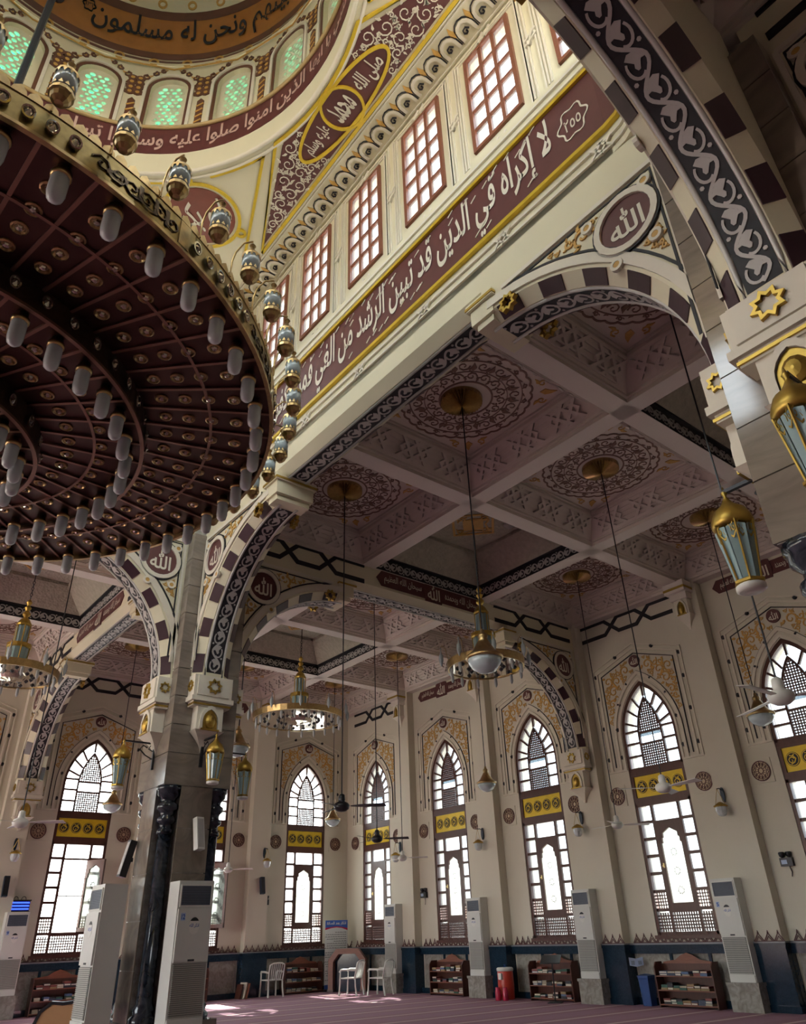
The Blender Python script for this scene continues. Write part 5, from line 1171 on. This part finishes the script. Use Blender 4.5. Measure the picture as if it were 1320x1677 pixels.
bookcase(16.83, 3.72, -pi / 2, 'the fourth east window', 'fourth east bookcase'); bookcase(16.83, 7.50, -pi / 2, 'the third east window', 'third east bookcase'); bookcase(16.83, 11.40, -pi / 2, 'the second east window', 'second east bookcase')
bookcase(15.05, 16.83, 0, 'the corner north window', 'corner north bookcase'); bookcase(7.56, 16.83, 0, 'the north window left of the pier', 'bookcase left of the pier'); bookcase(11.05, 16.83, 0, 'the half hidden north window', 'half hidden bookcase', (1, 2))
# ================================================================== chairs
def chair(x, y, rz, label):
    r = empty('plastic_armchair', (x, y, 0), rz, label=label, cat='chair', group='white plastic armchairs')
    MB().slab([(-.23, -.25), (.23, -.25), (.25, -.1), (.22, .22), (-.22, .22), (-.25, -.1)], lambda u, v, p: (u, v, .42 + p), 0, .03).build('seat', 'white', r)
    for s in (-1, 1):
        MB().tube([(s * .27, -.27, 0), (s * .255, -.25, .3), (s * .26, -.24, .62)], [.028, .025, .022], 6).build('leg', 'white', r, True)
        MB().tube([(s * .25, .30, 0), (s * .235, .25, .25), (s * .23, .24, .42)], [.028, .025, .022], 6).build('leg', 'white', r, True)
        MB().tube([(s * .26, -.28, .60), (s * .275, -.2, .655), (s * .275, .05, .655), (s * .25, .27, .63)], [.02, .03, .03, .02], 6).build('armrest', 'white', r, True)
    b = MB().tube([(-.23, .22, .40), (-.245, .28, .65), (-.24, .33, .83), (-.15, .35, .87), (0, .355, .88), (.15, .35, .87), (.24, .33, .83), (.245, .28, .65), (.23, .22, .40)], .024, 6).build('back_frame', 'white', r, True)
    for k in range(6): u = -.165 + .066 * k; MB().tube([(u * .9, .23, .43), (u, .285, .65), (u, .335, .86)], .014, 5).build('back_slat', 'white', b, True)
    return r
chair(15.35, 14.35, R(-152), 'white plastic armchair nearer the wooden arch'); chair(15.80, 13.50, R(-158), 'white plastic armchair beside the dark plinth of the wall')
def stackchair(x, y, z, rz, l_): c = chair(x, y, rz, l_); c.location.z = z
stackchair(13.75, 16.30, 0, R(176), 'white plastic chair stored against the dado left of the north bookcase')
# ================================================================== other things on the floor
r = empty('wooden_prayer_arch', (16.15, 15.70, 0), R(-52), label='red-brown wooden octagonal arch frame in the room corner', cat='arch frame')
oc_ = [(-.62, 0), (-.62, .88), (-.36, 1.18), (.36, 1.18), (.62, .88), (.62, 0)]; ic_ = [(-.46, 0), (-.46, .82), (-.28, 1.03), (.28, 1.03), (.46, .82), (.46, 0)]
MB().band(oc_, ic_, wallmap, -.12, .12).build('frame', 'woodr', r); MB().slab(oc_, wallmap, -.16, -.12).build('back_panel', 'granite', r); MB().box(-.64, -.14, 0, -.44, .14, .06).box(.44, -.14, 0, .64, .14, .06).build('foot', 'wood', r)
r = empty('roll_up_banner', (16.20, 16.45, 0), R(-6), label='tall printed roll-up banner with blue header in the corner', cat='banner')
MB().box(-.42, -.01, .05, .42, 0, 2.0).build('sheet', M.setdefault('sheet', mat('banner_sheet', (.72, .73, .70), .6, var=.03)), r); MB().box(-.45, -.1, 0, .45, .1, .06).build('base', 'steel', r)
MB().slab([(-.42, 1.78), (-.2, 1.80), (0, 1.82), (.2, 1.80), (.42, 1.76), (.42, 2.0), (-.42, 2.0)], wallmap, .01, .012).build('blue_header', 'blue', r); MB().slab([(-.42, 1.72), (-.2, 1.77), (0, 1.79), (.2, 1.77), (.42, 1.70), (.42, 1.76), (.2, 1.80), (0, 1.82), (-.2, 1.80), (-.42, 1.78)], wallmap, .01, .012).build('pink_wave', 'pink', r); MB().slab([(-.42, .05), (.42, .05), (.42, .18), (-.42, .18)], wallmap, .01, .012).build('blue_footer', 'blue', r)
m_ = MB(); letter(m_, 'اذكار بعد الصلاة', -.36, 1.85, .36, 1.96, wallmap, .014, .02); m_.build('header_lettering', 'ivory', r)
m_ = MB(); rng2 = random.Random(2)
for k in range(22):
    z = 1.64 - k * .064; x1 = .37; x0 = -.37 if k % 4 else -.05
    u = x1
    while u > x0: w = .03 + .06 * rng2.random(); m_.stroke([(u - w, z + rng2.uniform(-.006, .006)), (u - w / 2, z + .012), (u, z)], .014, wallmap, .013); u -= w + .02
m_.build('printed_lines', 'steel', r)
r = empty('water_cooler', (16.45, 8.95, 0), label='red insulated water cooler with white lid beside the wall plinth', cat='water cooler')
MB().lathe([(.19, 0), (.20, .02), (.21, .3), (.205, .60), (.20, .62)], 20).build('tank', 'red', r, True); MB().lathe([(.215, .62), (.22, .64), (.22, .68), (.19, .70), (.02, .705)], 20).build('lid', 'white', r, True); MB().tube([(-.02, 0, .70), (-.02, 0, .76), (.02, 0, .76), (.02, 0, .70)], .014, 5).build('knob', 'bluep', r); MB().box(-.25, -.09, .44, -.20, .02, .58).build('handle_plate', 'white', r)
for i, (x, y) in enumerate(((16.10, 8.92), (16.16, 8.72))):
    r = empty('plastic_jug', (x, y, 0), i * .6, label=('pink-red plastic jug left of its twin before the cooler', 'pink-red plastic jug right of its twin before the cooler')[i], cat='jug', group='plastic jugs by the cooler')
    MB().lathe([(.07, 0), (.075, .02), (.07, .2), (.055, .24), (.06, .28)], 12).build('jug_body', 'pink', r, True); MB().tube([(.06, 0, .24), (.12, 0, .2), (.12, 0, .1), (.07, 0, .06)], .01, 5).build('handle', 'pink', r, True)
r = empty('reading_stand', (16.25, 7.15, 0), R(-60), label='black folding reading stand before the third east bookcase', cat='stand')
MB().box(-.16, -.16, 0, .16, .16, .02).box(-.12, -.12, .02, .12, .12, .03).build('base', 'steel', r); MB().tube([(0, 0, .02), (.02, 0, .82)], .018, 6).build('post', 'steel', r); MB().add([(-.24, -.17, .80), (.24, -.17, .80), (.24, .15, .96), (-.24, .15, .96), (-.24, -.17, .82), (.24, -.17, .82), (.24, .15, .98), (-.24, .15, .98)], [(0, 1, 2, 3), (4, 5, 6, 7), (0, 1, 5, 4), (1, 2, 6, 5), (2, 3, 7, 6), (3, 0, 4, 7)]).build('desk', 'steel', r)
r = empty('plastic_bin', (16.72, 4.80, 0), label='dark blue plastic bin left of the fourth east bookcase', cat='bin'); MB().lathe([(.15, 0), (.18, .5), (.19, .52), (.19, .55)], 4, a0=pi / 4).build('bin_body', 'bluep', r); MB().lathe([(.20, .55), (.20, .57), (.04, .6)], 4, a0=pi / 4).build('bin_lid', 'bluep', r)
r = empty('quran_notice', (16.70, 4.98, .82), R(-40), label='small open-book notice stuck on the dark dado', cat='sign'); m_ = MB().slab([(-.16, -.06), (0, -.09), (0, .07), (-.16, .10)], wallmap, 0, .006); m_.build('left_page', 'tagblue', r); MB().slab([(0, -.09), (.16, -.06), (.16, .10), (0, .07)], wallmap, 0, .006).build('right_page', 'tagblue', r)
m_ = MB(); [m_.stroke([(s * .08 - .04, .0 - k * .02), (s * .08 + .04, .0 - k * .02)], .008, wallmap, .008) for s in (-1, 1) for k in (-1, 0, 1, 2)]; m_.build('print', 'steel', r)
for i, (x, y, rz, h) in enumerate(((12.85, 16.52, .25, .42), (12.95, 16.46, -.2, .40), (12.74, 16.55, .1, .38))):
    o = MB().box(-.02, -.14, 0, .02, .14, h).build('leaning_board', ('paper', 'woodr', 'wood')[i], None, False, (x, y, 0), rz); o.rotation_euler = (0, .22, rz); tag(o, ('pale thin board leaning by the north dado', 'reddish board leaning behind the pale board', 'dark board leaning furthest left by the north dado')[i], 'board')
r = empty('wooden_screen', (5.05, 8.05, 0), R(-30), label='arched tan wooden screen with dark rim at the lower left', cat='screen')
ap = [(-.42, 0), (-.42, .42), (-.34, .62), (-.18, .74), (0, .72), (.2, .74), (.36, .62), (.42, .42), (.42, 0)]
MB().slab(ap, wallmap, -.02, .02).build('panel_face', M.setdefault('tanw', mat('tan_wood', (.50, .27, .13), .4, var=.12, scale=3)), r); m_ = MB(); m_.stroke(ap, .05, lambda u, v, p: (u, .035 - p, v), .07); m_.build('rim', 'steel', r)
# ================================================================== fittings on the walls
plm = MB().slab([(.045 * cos(t), .16 * sin(t)) for t in [2 * pi * k / 16 for k in range(16)]], wallmap, 0, .04).mesh('back_plate', 'navy'); arm_ = MB().tube([(0, -.03, .10), (0, -.12, .13), (0, -.22, .11)], .012, 5).mesh('arm', 'steel')
shd = MB().lathe([(.02, -.16), (.06, -.18), (.10, -.21), (.15, -.24), (.15, -.255), (.13, -.26)], 16, (0, -.22, 0)).mesh('shade', 'gold', True); bsk = MB().lathe([(.11, -.26), (.115, -.34), (.09, -.42), (.05, -.45), (.004, -.455)], 12, (0, -.22, 0)).mesh('crystal_basket', 'bulb', False); chn = MB()
for s in (-1, 1): chn.tube([(0, -.22, .11), (s * .12, -.22, -.23)], .006, 4)
chn = chn.mesh('chain', 'gold')
def sconce(x, y, z, rz, where):
    r = empty('wall_sconce', (x, y, z), rz, label='hanging basket sconce on dark bracket ' + where, cat='wall lamp', group='basket sconces on the pilasters')
    for nm, m_ in (('back_plate', plm), ('arm', arm_), ('shade', shd), ('crystal_basket', bsk), ('chain', chn)): place(nm, m_, r)
for y, wh in ((1.95, 'right of the fourth east window'), (5.95, 'right of the third east window'), (9.62, 'right of the second east window'), (13.5, 'right of the corner east window')): sconce(16.70, y, 4.0, -pi / 2, wh)
for x, wh in ((13.45, 'left of the corner north window'), (5.75, 'at the left edge on the north wall')): sconce(x, 16.70, 4.0, 0, wh)
def emerg(x, y, z, rz, where):
    r = empty('emergency_light', (x, y, z), rz, label='twin-headed emergency light ' + where, cat='emergency light', group='emergency lights')
    MB().box(-.13, -.09, -.09, .13, 0, .07).build('battery_box', 'steel', r); MB().box(-.10, -.095, -.05, .02, -.09, .03).build('face_plate', 'tagblue', r)
    for s in (-1, 1): MB().lathe([(.02, .07), (.055, .10), (.065, .16), (.05, .18)], 10, (s * .075, -.05, 0)).build('lamp_head', 'steel', r, True)
    MB().tube([(.02, -.03, -.09), (.05, -.04, -.2), (.02, -.03, -.28)], .012, 4).build('cable', 'steel', r)
emerg(A, 1.05, 2.6, -pi / 2, 'at the right edge of the east wall'); emerg(A, 12.72, 2.58, -pi / 2, 'left of the second east window'); emerg(13.72, A, 2.58, 0, 'left of the corner north window')
def spk(x, y, z, rz, m, label, h=.5):
    r = empty('column_speaker', (x, y, z), rz, label=label, cat='speaker', group='column speakers'); b = MB().box(-.07, -.13, -h / 2, .07, -.02, h / 2).build('cabinet', m, r); b.rotation_euler = (R(-12), 0, 0); MB().box(-.055, -.135, -h / 2 + .03, .055, -.13, h / 2 - .03).build('speaker_grille', 'steel' if m == 'navy' else 'grey', b); MB().box(-.02, -.06, -.03, .02, .02, .03).build('mount', 'steel', r)
spk(13.42, 16.72, 3.02, 0, 'navy', 'black column speaker under the sconce left of the corner north window'); spk(5.72, 16.72, 2.95, 0, 'navy', 'black column speaker under the sconce at the left edge')
spk(5.80, 5.14, 3.05, R(12), 'white', 'white column speaker on the front face of the central pier'); spk(5.12, 6.02, 2.74, -pi / 2, 'steel', 'black column speaker on the left face of the central pier', .55)
r = empty('insect_lamp', (6.2, 16.95, 2.50), label='blue glowing insect lamp above the left air conditioner', cat='insect lamp'); MB().box(-.27, -.10, -.12, .27, -.02, .14).box(-.29, -.12, -.14, .29, 0, -.11).box(-.29, -.12, .13, .29, 0, .16).build('housing', 'steel', r)
for k in range(3): MB().tube([(-.25, -.11, -.06 + k * .075), (.25, -.11, -.06 + k * .075)], .022, 6).build('blue_tube', M.setdefault('bluelight', mat('blue_tube', (.02, .05, .6), .4, emit=(.03, .08, 1.0, 2.2))), r)
for k in (-1, 1): MB().tube([(k * .1 + .06 * cos(t), -.06, .16 + .08 * sin(t)) for t in [pi * q / 6 for q in range(7)]], .008, 4).build('hanger', 'steel', r)
